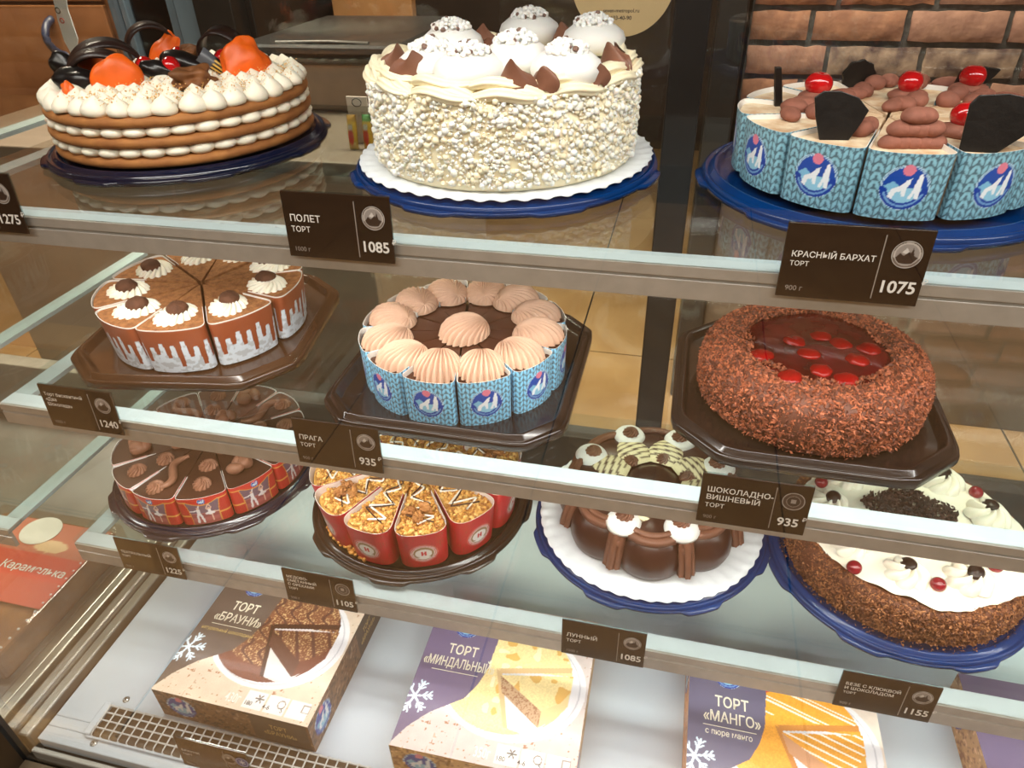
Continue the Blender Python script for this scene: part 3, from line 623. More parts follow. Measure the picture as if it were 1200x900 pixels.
fruit('walnut', 228, 92, (.022, .016, .012), (0, .15, .8), NUT, 41, .28, 4.2, dz=.004, nu=44, nv=28); fruit('walnut', 225, 63, (.014, .012, .011), (0, 0, 0), NUT, 42, .28, 4.2, dz=.010, nu=40, nv=24); fruit('walnut', 151, 82, (.008, .007, .01), (0, 0, .4), NUT, 43, .28, 4.2, dz=.01)
RINGM = M('dark_chocolate_ring', (44, 26, 22), .35, noise=.3, nscale=90, col2=(30, 18, 16))
def choc_ring(px, py, rad, wid, tilt, turn, a0=0, a1=2 * PI, dz=0, mat=RINGM, name='chocolate_ring'):
    th = np.linspace(a0, a1, 60); b = MB(); e = .0014
    P = np.array([[(r_ * math.cos(a), y, r_ * math.sin(a)) for r_, y in ((rad, -wid / 2), (rad, wid / 2), (rad - e * 2, wid / 2), (rad - e * 2, -wid / 2))] for a in th])
    b.grid(P, cv=True); x, y, z = on1(px, py, dz); return sub(name, b.mesh(name), mat, t, (x, y, z), (tilt, 0, turn))
choc_ring(129, 90, .040, .020, .35, .85, -.1, PI + .3, dz=-.002); choc_ring(122, 94, .034, .014, .45, .55, -.1, PI + .1, dz=-.001)
choc_ring(178, 56, .0285, .016, .25, .8, dz=.012); choc_ring(262, 62, .0265, .024, .2, .15, dz=.012)
STRIPE = M('striped_chocolate', (255, 255, 255), .35, attr=True, noise=.05)
s_ = np.linspace(0, 1, 30); w_ = np.linspace(-1, 1, 15); U, Vv = np.meshgrid(s_, w_, indexing='ij'); C = np.ones(U.shape + (3,)) * lin((24, 18, 18)); put(C, (np.abs(Vv - .55) < .14) | (np.abs(Vv + .05) < .14) | (np.abs(Vv + .62) < .12), (222, 176, 84)); put(C, U < .3, (80, 82, 88))
b = MB(); ca, sa = .74, -.67; wv = .0085 * (1 - .45 * U)
top_ = np.stack([.050 * U * ca - Vv * wv * sa, -.006 * np.sin(U * PI) + .004 * Vv ** 2, .050 * U * sa + Vv * wv * ca], 2); b.grid(top_, col=C); b.grid(top_ + [0, .0016, 0], col=lin((30, 20, 18)), flip=True)
x, y, z = on1(236, 70, .010); d_ = np.array([-cx - x, -cy - y]); d_ /= np.linalg.norm(d_); sub('striped_chocolate_curl', b.mesh('striped_chocolate_curl'), STRIPE, t, (x + d_[0] * .022, y + d_[1] * .022, z + .009), (0, 0, .65))

# ================================================================== T2: tall white cake with meringues
cx, cy, R2, H2 = -.180, .702, .131, .074
round_tray(cx, cy, ZT + .0004, .1525, NAVY, 'blue round tray under the tall white meringue cake', rot=.45)
doily(cx, cy, ZT + .0131, .1455, 'white scalloped doily under the tall white meringue cake')
zb = ZT + .0155
t = thing('meringue_cake', 'tall white cake coated in crumbs with white meringues on top', 'cake', (cx, cy, zb))
b = MB(); b.lathe([(0, 0), (R2 - .006, 0), (R2 - .004, .003), (R2 - .004, H2 - .003), (R2 - .008, H2), (0, H2)], 96, rad=lambda th: 1 + .006 * sn(np.stack([np.cos(th), np.sin(th), 0 * th], 1), 8, 9)); b.build('cake_body', YCREAM, t)
N = 9500; a = rng.uniform(0, 2 * PI, N); z = rng.uniform(.004, H2 + .003, N); sz = rng.gamma(3.0, .0005, N).clip(.0007, .0040)
cols = np.array([lin((250, 246, 236)), lin((248, 240, 220)), lin((244, 230, 200)), lin((252, 250, 244))])[rng.integers(0, 4, N)]
b = MB(); b.bits(np.c_[(R2 - .0035 + sz * .2) * np.cos(a), (R2 - .0035 + sz * .2) * np.sin(a), z], sz, cols, (1, 1.1, .85), ico=True); stuff(b.build('white_crumb_coat', M('crumb_coat', (255, 255, 255), .6, attr=True, noise=.03, sss=.25), t))
# piped rope border: one swirl per piece
nr = 13; b = MB()
for q, (dr, dz_, rd) in enumerate(((0, 0, .0068), (-.0062, .0035, .0055), (.0055, -.002, .0052), (-.001, .0062, .0048))):
    s_ = np.linspace(-.5, .5, 22); aa = s_ * 2 * PI / nr * 1.22; rr_ = (R2 - .016) + dr + .0065 * np.sin(s_ * PI * 1.1 + q * .5); zz = dz_ + .0048 + .003 * np.cos(s_ * PI) + .0015 * np.sin(s_ * 9 + q)
    b.tube(np.stack([rr_ * np.cos(aa), rr_ * np.sin(aa), zz], 1), rd * (np.cos(s_ * PI) ** .45 * .85 + .12), 24, flute=.17, nf=6)
me = b.mesh('cream_rope'); me.materials.append(YCREAM)
for i in range(nr): sub('cream_rope', me, None, t, (0, 0, H2 - .001), (0, 0, 2 * PI * i / nr + .12))
b = MB(); b.lathe([(0, .004), (R2 - .022, .004), (R2 - .014, 0)], 64); b.build('cream_top', YCREAM, t, (0, 0, H2))
MER = M('white_meringue', (232, 230, 226), .55, noise=.02, nscale=30, sss=.1)
mme = []
for k in range(3):
    b = MB(); b.lathe([(0, .029), (.010, .0285), (.019, .026), (.0262, .020), (.0285, .0135), (.0265, .006), (.021, .001), (0, 0)], 36, rad=lambda th, k=k: 1 + .03 * np.sin(th * 2 + k) + .02 * np.sin(th * 3 + k)); m_ = b.mesh('meringue'); m_.materials.append(MER); mme.append(m_)
N = 170; rr_ = .0165 * np.sqrt(rng.random(N)); aa = rng.uniform(0, 2 * PI, N); b = MB(); b.bits(np.c_[rr_ * np.cos(aa), rr_ * np.sin(aa), .027 + .006 * (1 - (rr_ / .0155) ** 2) + rng.uniform(-.001, .003, N)], rng.uniform(.0015, .0031, N), np.array([lin((246, 243, 238)), lin((238, 233, 226)), lin((252, 250, 246)), lin((120, 92, 80))])[np.minimum(rng.integers(0, 10, N) // 3, 3)], ico=True)
nme = b.mesh('nut_crumbs'); nme.materials.append(M('crumb_coat'))
ztop = zb + H2 + .004
for i, (px, py) in enumerate(((548, 98), (527, 80), (513, 63), (606, 83), (665, 89), (620, 50), (694, 59), (500, 88))[:7]):
    px, py = ((550, 88), (507, 82), (530, 62), (605, 80), (664, 86), (620, 46), (695, 56))[i]
    p = PZ(px, py - 3, ztop + .010); o = sub('meringue', mme[i % 3], None, t, (p[0] - cx, p[1] - cy, H2 + .003 + (.004 if i in (3, 5, 6, 2) else 0)), (0, 0, i * 1.3), (1.1, 1.1, .98))
    k = sub('nut_crumbs', nme, None, o, (0, 0, .0005), (0, 0, i)); stuff(k)
    for v in (): pass
PETAL = M('milk_chocolate_petal', (122, 80, 62), .42, noise=.12, nscale=50)
def petal_mesh(k, w=.016, h=.02):
    U, Vv = np.meshgrid(np.linspace(-1, 1, 14), np.linspace(0, 1, 12), indexing='ij'); wd = w * (.55 + .45 * np.sin(Vv * PI)) * np.sqrt(np.clip(1.45 - Vv ** 8, 0, 1))
    P = np.stack([U * wd, .008 * (U ** 2 - .4) * (1 + .4 * k) - .006 * Vv ** 2, h * Vv + .003 * np.sin(U * 3 + k)], 2); b = MB(); b.grid(P); b.grid(P + [0, .0014, 0], flip=True); return b.mesh('chocolate_petal')
pm = [petal_mesh(k) for k in range(3)]
for m_ in pm: m_.materials.append(PETAL)
for i, (px, py, rz, s_) in enumerate(((483, 92, .4, 1.1), (467, 76, .9, .95), (602, 101, -.1, 1.0), (634, 99, -.5, .8), (712, 78, -.7, 1.0), (568, 52, .3, 1.0), (575, 62, 2.2, .8), (658, 50, -.4, 1.0), (722, 74, -1.2, .9), (700, 92, .3, .7), (566, 60, -.7, .7))):
    p = PZ(px, py + 6, ztop + .003); sub('chocolate_petal', pm[i % 3], None, t, (p[0] - cx, p[1] - cy, H2 + .004), (-.35, 0, rz), s_ * 1.1)

# ================================================================== T3: red velvet slices in knitted-print paper
cx, cy, R3 = .166, .697, .1215
round_tray(cx, cy, ZT + .0004, .152, NAVY, 'blue round tray under the cherry topped cake in knit print paper', rot=.1)
zb = ZT + .0137; hw = .051
t = thing('cherry_slice_cake', 'pale cake in knit print paper with cherries and black chocolate shards', 'cake', (cx, cy, zb))
IVORY = M('ivory_cream_top', (236, 218, 188), .6, col2=(206, 168, 130), nscale=60, noise=.1, bump=.3, bscale=140)
bm = slice_body(R3, PI / 6, .007, .02, hw - .004, (230, 210, 180), inset=.0012).mesh('slice'); bm.materials.append(IVORY)
wm = wrapper(R3, PI / 6, .007, .02, hw, knit_art((136, 186, 204), (84, 112, 126)), s0=.45, flare=.015).mesh('paper_wrapper'); wm.materials.append(PAPER)
jr = random.Random(8)
for i in range(12):
    a = math.radians(-92 + 30 * i); s_ = sub('slice', bm, None, t, (.001 * math.cos(a), .001 * math.sin(a), 0), (0, 0, a + jr.uniform(-.012, .012)))
    sub('paper_wrapper', wm, None, s_)
zt = zb + hw - .004
def on3(px, py, dz=0): p = PZ(px, py, zt + dz); return np.array((p[0] - cx, p[1] - cy, zt + dz - zb))
COCB = M('cocoa_dusted_cream', (136, 84, 68), .75, noise=.15, nscale=90, bump=.25, bscale=200)
def blob3(px, py, r3, rz=0, dz=0, seed=0, amp=.05):
    b = MB(); b.ell((0, 0, 0), r3, 22, 14, disp=lump(seed, amp, 2)); p = on3(px, py, 0); return sub('cocoa_cream', b.mesh('cocoa_cream'), COCB, t, (p[0], p[1], p[2] + r3[2] * .55 + dz), (0, 0, rz))
for k, (px, py) in enumerate(((940, 128), (956, 138), (925, 140), (930, 132), (1006, 158), (1016, 153), (1057, 128), (1072, 125), (1046, 129), (1010, 112), (1024, 104), (998, 116), (1040, 101), (1075, 102), (1110, 103), (1120, 116), (1150, 120), (1178, 122), (1195, 130), (1108, 124), (1116, 160), (1170, 138), (1140, 126), (960, 118), (985, 120))):
    blob3(px, py, ((.0125, .009, .007), (.010, .010, .0075), (.015, .008, .006))[k % 3], k * .9, .001, k)
for row, (n, py, wd) in enumerate(((5, 178, 60), (4, 165, 46), (2, 152, 20))):
    for i in range(n): px = 1068 + (i - (n - 1) / 2) * wd / n; blob3(px, 172, (.0105, .008, .0062), .3, row * .0098, i + row * 7)
for k, (px, py) in enumerate(((955, 112), (1061, 110), (1133, 103), (1126, 152))):
    p = on3(px, py + 8, 0); b = MB(); b.ell((0, 0, 0), (.0175, .012, .0065), 24, 12, disp=lump(60 + k, .05, 2)); sub('cocoa_cream', b.mesh('cocoa_cream'), COCB, t, (p[0], p[1], p[2] + .005))
    b = MB(); b.ell((0, 0, 0), (.0125, .0105, .0105), 26, 18, disp=lambda D: 1 - .22 * np.exp(-((D[..., 0] ** 2 + (D[..., 1]) ** 2) / .08)) * (D[..., 2] > 0)); sub('cherry', b.mesh('cherry'), CHERRY, t, (p[0], p[1], p[2] + .0165), (.1, .1, k))
BSHARD = M('black_chocolate_shard', (12, 10, 10), .38, noise=.35, nscale=60, bump=.3, bscale=90)
def shard(px, py, poly, rz, tilt=-.15, th=.0022, sc=.00078, name='chocolate_shard'):
    b = MB(); b.prism(np.array(poly) * sc, -th / 2, th / 2); p = on3(px, py, 0); return obj(name, b.mesh(name), BSHARD, t, p + [0, 0, -.003], (PI / 2 + tilt, 0, rz), bevel=.0005)
shard(975, 164, [(-11, 0), (14, 0), (24, 18), (30, 32), (18, 44), (0, 50), (-16, 50), (-24, 44), (-20, 26)], .1)
shard(1140, 178, [(-12, 0), (16, 0), (38, 20), (56, 40), (40, 52), (16, 56), (-8, 54), (-14, 46)], -.05)
shard(912, 124, [(-4, 0), (5, 0), (0, 22), (-7, 48), (-14, 48), (-9, 22)], .3, .1, .004)
s_ = np.linspace(0, 2 * PI, 40, endpoint=False); shard(1002, 102, [(20 * math.cos(a) * (1 + .05 * math.sin(9 * a)), 18 + 19 * math.sin(a) * (1 + .05 * math.sin(9 * a + 1))) for a in s_], .2, .1, .004)
shard(1130, 108, [(-18, 0), (8, 0), (26, 24), (30, 32), (4, 36), (-14, 30)], .1, .2, .003)

# ================================================================== M1: sponge wedges with dripping-glaze paper
cx, cy, RM1 = -.590, .703, .1195
oct_tray(cx + .004, cy - .004, ZM + .0004, .147, .145, .055, COCOAPL, 'brown eight-sided tray under the sponge wedges with drip print', rotz=.16)
zb = ZM + .0085; hw = .060
t = thing('sponge_wedge_cake', 'cocoa sponge wedges with white cream rosettes in drip print paper', 'cake', (cx, cy, zb))
def drip_art(C, U, V, h):
    C[:] = lin((150, 76, 44)); n_ = vn(U * 300 + 9, V * 300, 3); st = .0062; k = np.floor(U / st + 100).astype(int); f = U / st + 100 - k
    tr = np.random.default_rng(17).choice([.10, .18, .26, .36, .44, .14, .40], 220); cr = np.random.default_rng(18).uniform(.56, .74, 220)
    hgt = lambda i: np.where(i % 2 == 0, cr[i], tr[i]); e = np.clip((f - .5) * 3.2 + .5, 0, 1); e = e * e * (3 - 2 * e); white = V < h * (hgt(k) * (1 - e) + hgt(k + 1) * e)
    C[white] = lin((214, 222, 232)); sh = white & (n_ > .62); C[sh] = lin((188, 192, 198)); put(C, V > h - .0011, (236, 226, 216))
bm = slice_body(RM1, 2 * PI / 9, .010, .015, hw - .0022, (150, 95, 50), inset=.001, flare=.03).mesh('slice'); bm.materials.append(COCOA)
wm = wrapper(RM1 - .001, 2 * PI / 9, .010, .015, hw, drip_art, flare=.045, s0=.55).mesh('paper_wrapper'); wm.materials.append(PAPER)
ros = fluted(.0255, .0215, .0095, 16, (.15, 0), .36, 1.0).mesh('cream_rosette'); ros.materials.append(WCREAM)
b = MB(); b.ell((0, 0, 0), (.0125, .0125, .0085), 22, 14, disp=lump(3, .06, 3)); trf = b.mesh('truffle'); trf.materials.append(M('truffle_brown', (84, 50, 32), .8, noise=.25, nscale=90, bump=.5, bscale=260))
for i in range(9):
    a = math.radians(-113 + 40 * i); off_ = jr.uniform(.001, .0055); s_ = sub('slice', bm, None, t, (off_ * math.cos(a), off_ * math.sin(a), 0), (0, 0, a + jr.uniform(-.03, .03)))
    sub('paper_wrapper', wm, None, s_); sub('cream_rosette', ros, None, s_, (.086, -.003, hw - .0035), (0, 0, -.5)); sub('truffle', trf, None, s_, (.084, .001, hw + .006))

# ================================================================== M2: chocolate cake with mocha rosettes in blue knit print
cx, cy, RM2 = -.228, .669, .1155
oct_tray(cx, cy + .001, ZM + .0004, .1375, .1395, .038, BROWNPL, 'black brown eight-sided tray under the mocha rosette cake')
zb = ZM + .0068; hw = .055
t = thing('rosette_slice_cake', 'chocolate cake with mocha rosettes in bright blue knit print paper', 'cake', (cx, cy, zb))
GLZ = M('dark_chocolate_glaze', (74, 42, 30), .25, noise=.1, nscale=20)
bm = slice_body(RM2, PI / 6, .007, .02, hw - .0065, (70, 40, 28), inset=.0012).mesh('slice'); bm.materials.append(GLZ)
wm = wrapper(RM2, PI / 6, .007, .02, hw, knit_art((136, 204, 238), (92, 116, 134)), s0=.5, flare=.012).mesh('paper_wrapper'); wm.materials.append(PAPER)
sh = fluted(.0285, .0245, .0200, 22, (-.82, .0), .19, .25, nt=18, nth=176).mesh('mocha_rosette'); sh.materials.append(MCREAM)
for i in range(12):
    a = math.radians(-92.5 + 30 * i); s_ = sub('slice', bm, None, t, (0, 0, 0), (0, 0, a + jr.uniform(-.02, .02))); sub('paper_wrapper', wm, None, s_)
    sub('mocha_rosette', sh, None, s_, (.0865, .002, hw - .0068), (0, 0, jr.uniform(-.35, .5)), (1, 1.02, 1 + jr.uniform(-.08, .08)))
ctr = fluted(.0285, .026, .021, 22, (.7, -.5), .19, .6, nt=18, nth=176).mesh('mocha_rosette'); p = PZ(545, 386, zb + hw); sub('mocha_rosette', ctr, MCREAM, t, (p[0] - cx, p[1] - cy, hw - .0068), (0, 0, 1.2), 1.05)

# ================================================================== M3: cherry chocolate cake coated with shavings
cx, cy, RM3, HM3 = .155, .690, .1165, .058
oct_tray(cx - .003, cy + .004, ZM + .0004, .1385, .1415, .052, BROWNPL, 'black eight-sided tray under the cherry chocolate shavings cake')
zb = ZM + .0085
t = thing('cherry_chocolate_cake', 'chocolate cake coated in reddish shavings with glossy cherry jelly centre', 'cake', (cx, cy, zb))
prof = [(0, HM3 - .002), (.072, HM3 - .002), (.077, HM3 + .001), (.088, HM3 + .002), (RM3 - .012, HM3 - .002), (RM3 - .004, HM3 - .012), (RM3 - .001, HM3 * .5), (RM3 - .002, .004), (RM3 - .006, 0), (0, 0)]
SHAV = M('chocolate_shavings', (255, 255, 255), .62, attr=True, noise=.15, nscale=40)
b = MB(); b.lathe(prof, 110, rad=lambda th: 1 + .012 * sn(np.stack([np.cos(th), np.sin(th), 0 * th], 1), 18, 6), col=lin((92, 50, 34))); b.build('cake_body', SHAV, t)
def coat_pts(prof, N, seed=1):
    pr = np.asarray(prof); seg_ = np.linalg.norm(np.diff(pr, axis=0), axis=1); w = seg_ * (pr[1:, 0] + pr[:-1, 0]); g = np.random.default_rng(seed)
    k = g.choice(len(w), N, p=w / w.sum()); f = g.random(N)[:, None]; q = pr[k] * (1 - f) + pr[k + 1] * f; a = g.uniform(0, 2 * PI, N)
    return np.c_[q[:, 0] * np.cos(a), q[:, 0] * np.sin(a), q[:, 1]]
N = 12000; pos = coat_pts(prof[1:8], N, 5); pos[:, :2] *= 1.006
cols = np.array([lin((150, 80, 52)), lin((126, 66, 42)), lin((94, 48, 34)), lin((170, 96, 62))])[rng.integers(0, 4, N)]
b = MB(); b.bits(pos, rng.uniform(.0014, .0042, N), cols, (1, .55, .28)); stuff(b.build('chocolate_shavings', SHAV, t))
N = 260; a = rng.uniform(0, 2 * PI, N); r_ = rng.uniform(.108, .117, N); b = MB(); b.bits(np.c_[r_ * np.cos(a), r_ * np.sin(a), np.full(N, .0020)], rng.uniform(.0012, .003, N), cols[:N], (1, .55, .25)); stuff(b.build('fallen_shavings', SHAV, t))
N = 900; a = rng.uniform(0, 2 * PI, N); r_ = .0705 + .007 * sn(np.stack([np.cos(a), np.sin(a), 0 * a], 1), 44, 7) * .6 + rng.uniform(-.003, .006, N); b = MB(); b.bits(np.c_[r_ * np.cos(a), r_ * np.sin(a), HM3 + .0022 + rng.uniform(-.001, .001, N)], rng.uniform(.0014, .004, N), cols[:N], (1, .55, .28)); stuff(b.build('rim_shavings', SHAV, t))
JELLY = M('cherry_jelly', (70, 4, 8), .07, noise=.45, nscale=25, spec=.22); b = MB(); b.lathe([(0, .0035), (.050, .0032), (.070, .002), (.076, -.001)], 64, rad=lambda th: 1 + .05 * sn(np.stack([np.cos(th), np.sin(th), 0 * th], 1), 28, 4)); b.build('cherry_jelly', JELLY, t, (0, 0, HM3 - .001))
for k, (px, py) in enumerate(((893, 418), (948, 417), (962, 436), (1003, 424), (927, 443), (985, 405), (930, 402), (1018, 412), (990, 446), (960, 396))):
    p = PZ(px, py, zb + HM3); b = MB(); b.ell((0, 0, 0), (.0118, .0110, .0058), 22, 12, disp=lump(k, .12, 2.4)); sub('cherry', b.mesh('cherry'), M('jellied_cherry', (122, 7, 9), .08, noise=.3, nscale=30, spec=.3), t, (p[0] - cx, p[1] - cy, HM3 + .0012))
# ================================================================== B1: theatre-print chocolate cake
cx, cy, RB1 = -.634, .679, .132
round_tray(cx, cy, ZB + .0004, .1495, SHADED_NAVY, 'shade-darkened navy round tray under the ballet print cake', rot=.2)
zb = ZB + .0137; hw = .046
t = thing('ballet_print_cake', 'dark chocolate cake in red curtain ballet print paper', 'cake', (cx, cy, zb))
def dancer(C, U, V, x, y, s, tutu):
    cu = lambda pts, w, c: [put(C, seg(U, V, (x + pts[i][0] * s, y + pts[i][1] * s), (x + pts[i + 1][0] * s, y + pts[i + 1][1] * s)) < w * s, c) for i in range(len(pts) - 1)]
    W_, K_ = (236, 230, 232), (226, 186, 166)
    if tutu:
        cu([(0, .95), (.1, .45), (.12, 0)], .055, K_); cu([(0, .95), (-.18, 1.2), (0, 1.55)], .045, K_); cu([(0, .95), (.16, 1.25), (.05, 1.55)], .045, K_); cu([(.05, .85), (.7, .72)], .05, K_)
        put(C, ((U - x) / (.34 * s)) ** 2 + ((V - y - .72 * s) / (.13 * s)) ** 2 < 1, W_); cu([(0, .75), (0, 1.02)], .09, W_); put(C, np.hypot(U - x, V - y - 1.18 * s) < .09 * s, K_)
    else:
        cu([(0, .95), (-.12, .5), (-.16, 0)], .075, W_); cu([(.02, .85), (.14, .45), (.2, 0)], .075, W_); cu([(0, .75), (0, 1.08)], .11, W_); cu([(0, 1.05), (-.55, 1.0)], .045, W_); cu([(0, 1.05), (.12, 1.5)], .045, W_); put(C, np.hypot(U - x, V - y - 1.24 * s) < .09 * s, K_)
def stage_art(C, U, V, h):
    C[:] = lin((118, 92, 110)); put(C, V < h * .42, (150, 74, 78)); put(C, V < h * .26, (176, 92, 92)); put(C, V < h * .12, (160, 80, 78)); put(C, (np.abs(V - h * .42) < .0006) | (np.abs(V - h * .5) < .0004), (190, 110, 110))
    dancer(C, U, V, -.0075, h * .08, .0200, False); dancer(C, U, V, .0065, h * .10, .0185, True)
    e = np.abs(U); fold = .5 + .5 * np.sin(U * 2600); cw = .0185 + .006 * (V / h) - .0025 * np.sin(V / h * PI); m = e > cw
    C[m] = (lin((206, 52, 42)) * (1 - fold[m][:, None] * .5) + lin((128, 24, 26)) * fold[m][:, None] * .5); put(C, np.abs(e - cw) < .0006, (214, 150, 70)); put(C, m & (np.abs(V - h * .34) < .0009), (222, 160, 76))
    top = h * .86 - .0045 * np.cos(np.clip(U / .020, -1, 1) * PI / 2) * 1.4; m = V > top; f2 = .5 + .5 * np.sin((V - top) * 1500); C[m] = lin((214, 58, 46)) * (1 - f2[m][:, None] * .35) + lin((150, 30, 30)) * f2[m][:, None] * .35
    put(C, np.abs(V - top) < .0006, (222, 164, 80)); e = np.hypot(U / .0052, (V - h * .86) / .0046) < 1
    if e.any(): s_ = C[e][None]; bears(s_, (U[e] / .0052)[None], ((V[e] - h * .86) / .0046)[None]); C[e] = s_[0]
bm = slice_body(RB1, PI / 6, .007, .018, hw - .002, (54, 32, 24), inset=.001).mesh('slice'); bm.materials.append(M('chocolate_icing', (66, 40, 30), .35, noise=.12, nscale=30))
wm = wrapper(RB1, PI / 6, .007, .018, hw, stage_art, s0=.62, du=.0009, nv=54, inside=(226, 222, 222)).mesh('paper_wrapper'); wm.materials.append(PAPER)
MC2 = M('chocolate_cream', (142, 98, 76), .5, noise=.08, nscale=60)
r1 = fluted(.0125, .0115, .0085, 12, (0, 0), .3, 1.6, peak=.003).mesh('cream_rosette'); r1.materials.append(MC2)
b = MB(); s_ = np.linspace(0, 1, 34); b.tube(np.stack([.118 - .07 * s_, .011 * np.sin(s_ * 2 * PI) * (1 - .2 * s_), .0035 + 0 * s_], 1), .0052 * np.sin(np.clip(s_, .04, .96) * PI) ** .35, 14, flute=.14, nf=6); sc_ = b.mesh('cream_scroll'); sc_.materials.append(MC2)
b = MB(); 
for k in range(4): b.ell((.09 + .008 * math.sin(k * 2.2), .010 * math.cos(k * 2.2 + .5), .006 + .002 * (k % 2)), (.012, .0085, .008), 16, 10, disp=lump(k, .12, 2), rot=(0, 0, k))
ruf = b.mesh('cream_ruffle'); ruf.materials.append(MC2)
PTN = ['s', 'r', 'u', 'u', 'r', 's', 'u', 'r', 's', 'u', 'u', 'r']
for i in range(12):
    a = math.radians(-93 + 30 * i); s2 = sub('slice', bm, None, t, (0, 0, 0), (0, 0, a)); sub('paper_wrapper', wm, None, s2); k = PTN[i]
    if k == 's': sub('cream_scroll', sc_, None, s2, (0, 0, hw - .002)); sub('cream_rosette', r1, None, s2, (.114, -.004, hw - .002))
    elif k == 'r': sub('cream_rosette', r1, None, s2, (.106, 0, hw - .002), (0, 0, .4)); sub('cream_rosette', r1, None, s2, (.068, .004, hw - .002), (0, 0, 1.4))
    else: sub('cream_ruffle', ruf, None, s2, (.006, 0, hw - .002)); sub('cream_ruffle', ruf, None, s2, (-.034, 0, hw - .002), (0, 0, .05), .85)
b = MB()                                      # pale paper edges standing up between two slices
for a in (-108, -138):
    a = math.radians(a); d = np.array([math.cos(a), math.sin(a)]); n_ = np.array([-d[1], d[0]]) * .002
    pts = [d * .075 - n_ * .2, d * .131 - n_ * 2, d * .131 + n_ * 1.4]; b.prism(pts, hw - .0018, hw - .0008)
b.build('paper_edge', M('white_paper_edge', (224, 220, 222), .5, noise=.03), t)

# ================================================================== B2: honey nut cake in red paper cups
cx, cy, RB2 = -.311, .676, .134
round_tray(cx, cy, ZB + .0004, .1515, BROWNPL, 'black brown round tray under the nut cake in red cups', rot=.15)
zb = ZB + .0131; hw = .063
t = thing('honey_nut_cake', 'golden nut crumb cake in red paper cups with white drizzle', 'cake', (cx, cy, zb))
def red_art(C, U, V, h):
    C[:] = lin((188, 34, 42)); n_ = vn(U * 420 + 40, V * 160, 4); C[(n_ > .66) & (((U * 300) % 1) < .5)] = lin((166, 54, 40)); er = .0155; vc = h * .42; e = np.hypot(U, V - vc) < er
    put(C, np.abs(np.hypot(U, V - vc) - er * 1.1) < .0005, (214, 120, 110))
    if e.any(): s_ = C[e][None]; seal(s_, (U[e] / er)[None], ((V[e] - vc) / er)[None]); C[e] = s_[0]
bm = slice_body(RB2, PI / 6, .017, .012, hw - .0105, (200, 140, 60), inset=.0055, flare=.05, dome=.0035)
CRUMB = M('golden_crumb', (204, 150, 72), .8, noise=.25, nscale=110, col2=(226, 178, 100), bump=.9, bscale=260); bm = bm.mesh('slice'); bm.materials.append(CRUMB)
wm = wrapper(RB2 - .003, PI / 6, .017, .012, hw, red_art, s0=.42, flare=.06, inside=(236, 222, 216)).mesh('paper_cup'); wm.materials.append(PAPER)
O = slice_outline(RB2 * 1.0, PI / 6, .017, .012); N = 620; g = np.random.default_rng(4); x = g.uniform(.02, RB2 * .99, 4 * N); y = g.uniform(-.03, .03, 4 * N); ok = inpoly(x * 1.03, y * 1.1, O); x, y = x[ok][:N], y[ok][:N]; N = len(x)
b = MB(); b.bits(np.c_[x, y, hw - .0082 + g.uniform(0, .003, N)], g.uniform(.0012, .003, N), np.array([lin((220, 168, 88)), lin((196, 138, 62)), lin((232, 190, 116)), lin((168, 108, 48))])[g.integers(0, 4, N)], ico=True); cm = b.mesh('crumb_topping'); cm.materials.append(INK)
b = MB(); 
for k in range(4): b.ell((.1 + .009 * math.cos(k * 2.1), .011 * math.sin(k * 2.1), hw - .0022 + .003 * (k % 2)), (.0085, .0062, .0055), 34, 22, disp=lump(70 + k, .26, 6.5), rot=(0, 0, k))
nm = b.mesh('walnut_pieces'); nm.materials.append(M('pale_walnut', (190, 132, 74), .6, noise=.3, nscale=60, col2=(150, 94, 48), bump=.4, bscale=150))
def zig(k, mat_off, nz):
    b = MB(); s_ = np.linspace(0, 1, 60); x = .03 + .088 * s_; y = (np.abs(((s_ * nz + mat_off) % 1) * 2 - 1) - .5) * (.006 + .034 * s_); b.tube(np.stack([x, y, hw - .0032 + .0014 * np.sin(s_ * 9)], 1), (.0013 if k[0] == 'w' else .0010), 6); return b.mesh(k)
wz = zig('white_drizzle', .1, 3.2); wz.materials.append(M('white_drizzle', (236, 230, 220), .35, noise=.02)); dz_ = zig('dark_drizzle', .55, 2.4); dz_.materials.append(M('dark_drizzle', (60, 32, 22), .3, noise=.1))
for i in range(12):
    a = math.radians(-98 + 30 * i); s2 = sub('slice', bm, None, t, (.002 * math.cos(a), .002 * math.sin(a), 0), (0, 0, a + jr.uniform(-.02, .02))); sub('paper_cup', wm, None, s2); stuff(sub('crumb_topping', cm, None, s2)); sub('white_drizzle', wz, None, s2); sub('dark_drizzle', dz_, None, s2, (0, 0, .0003))
    if i in (1, 11, 4, 9, 7): sub('walnut_pieces', nm, None, s2, (0, 0, 0), (0, 0, jr.uniform(-.1, .1)))
b = MB(); g = np.random.default_rng(12); N = 90; a = g.uniform(-2.4, -1.75, N); r_ = g.uniform(.128, .1365, N); b.bits(np.c_[r_ * np.cos(a), r_ * np.sin(a), g.uniform(0, .004, N)], g.uniform(.001, .0034, N), np.array([lin((214, 156, 76)), lin((186, 124, 56))])[g.integers(0, 2, N)], ico=True); stuff(b.build('fallen_crumbs', INK, t))

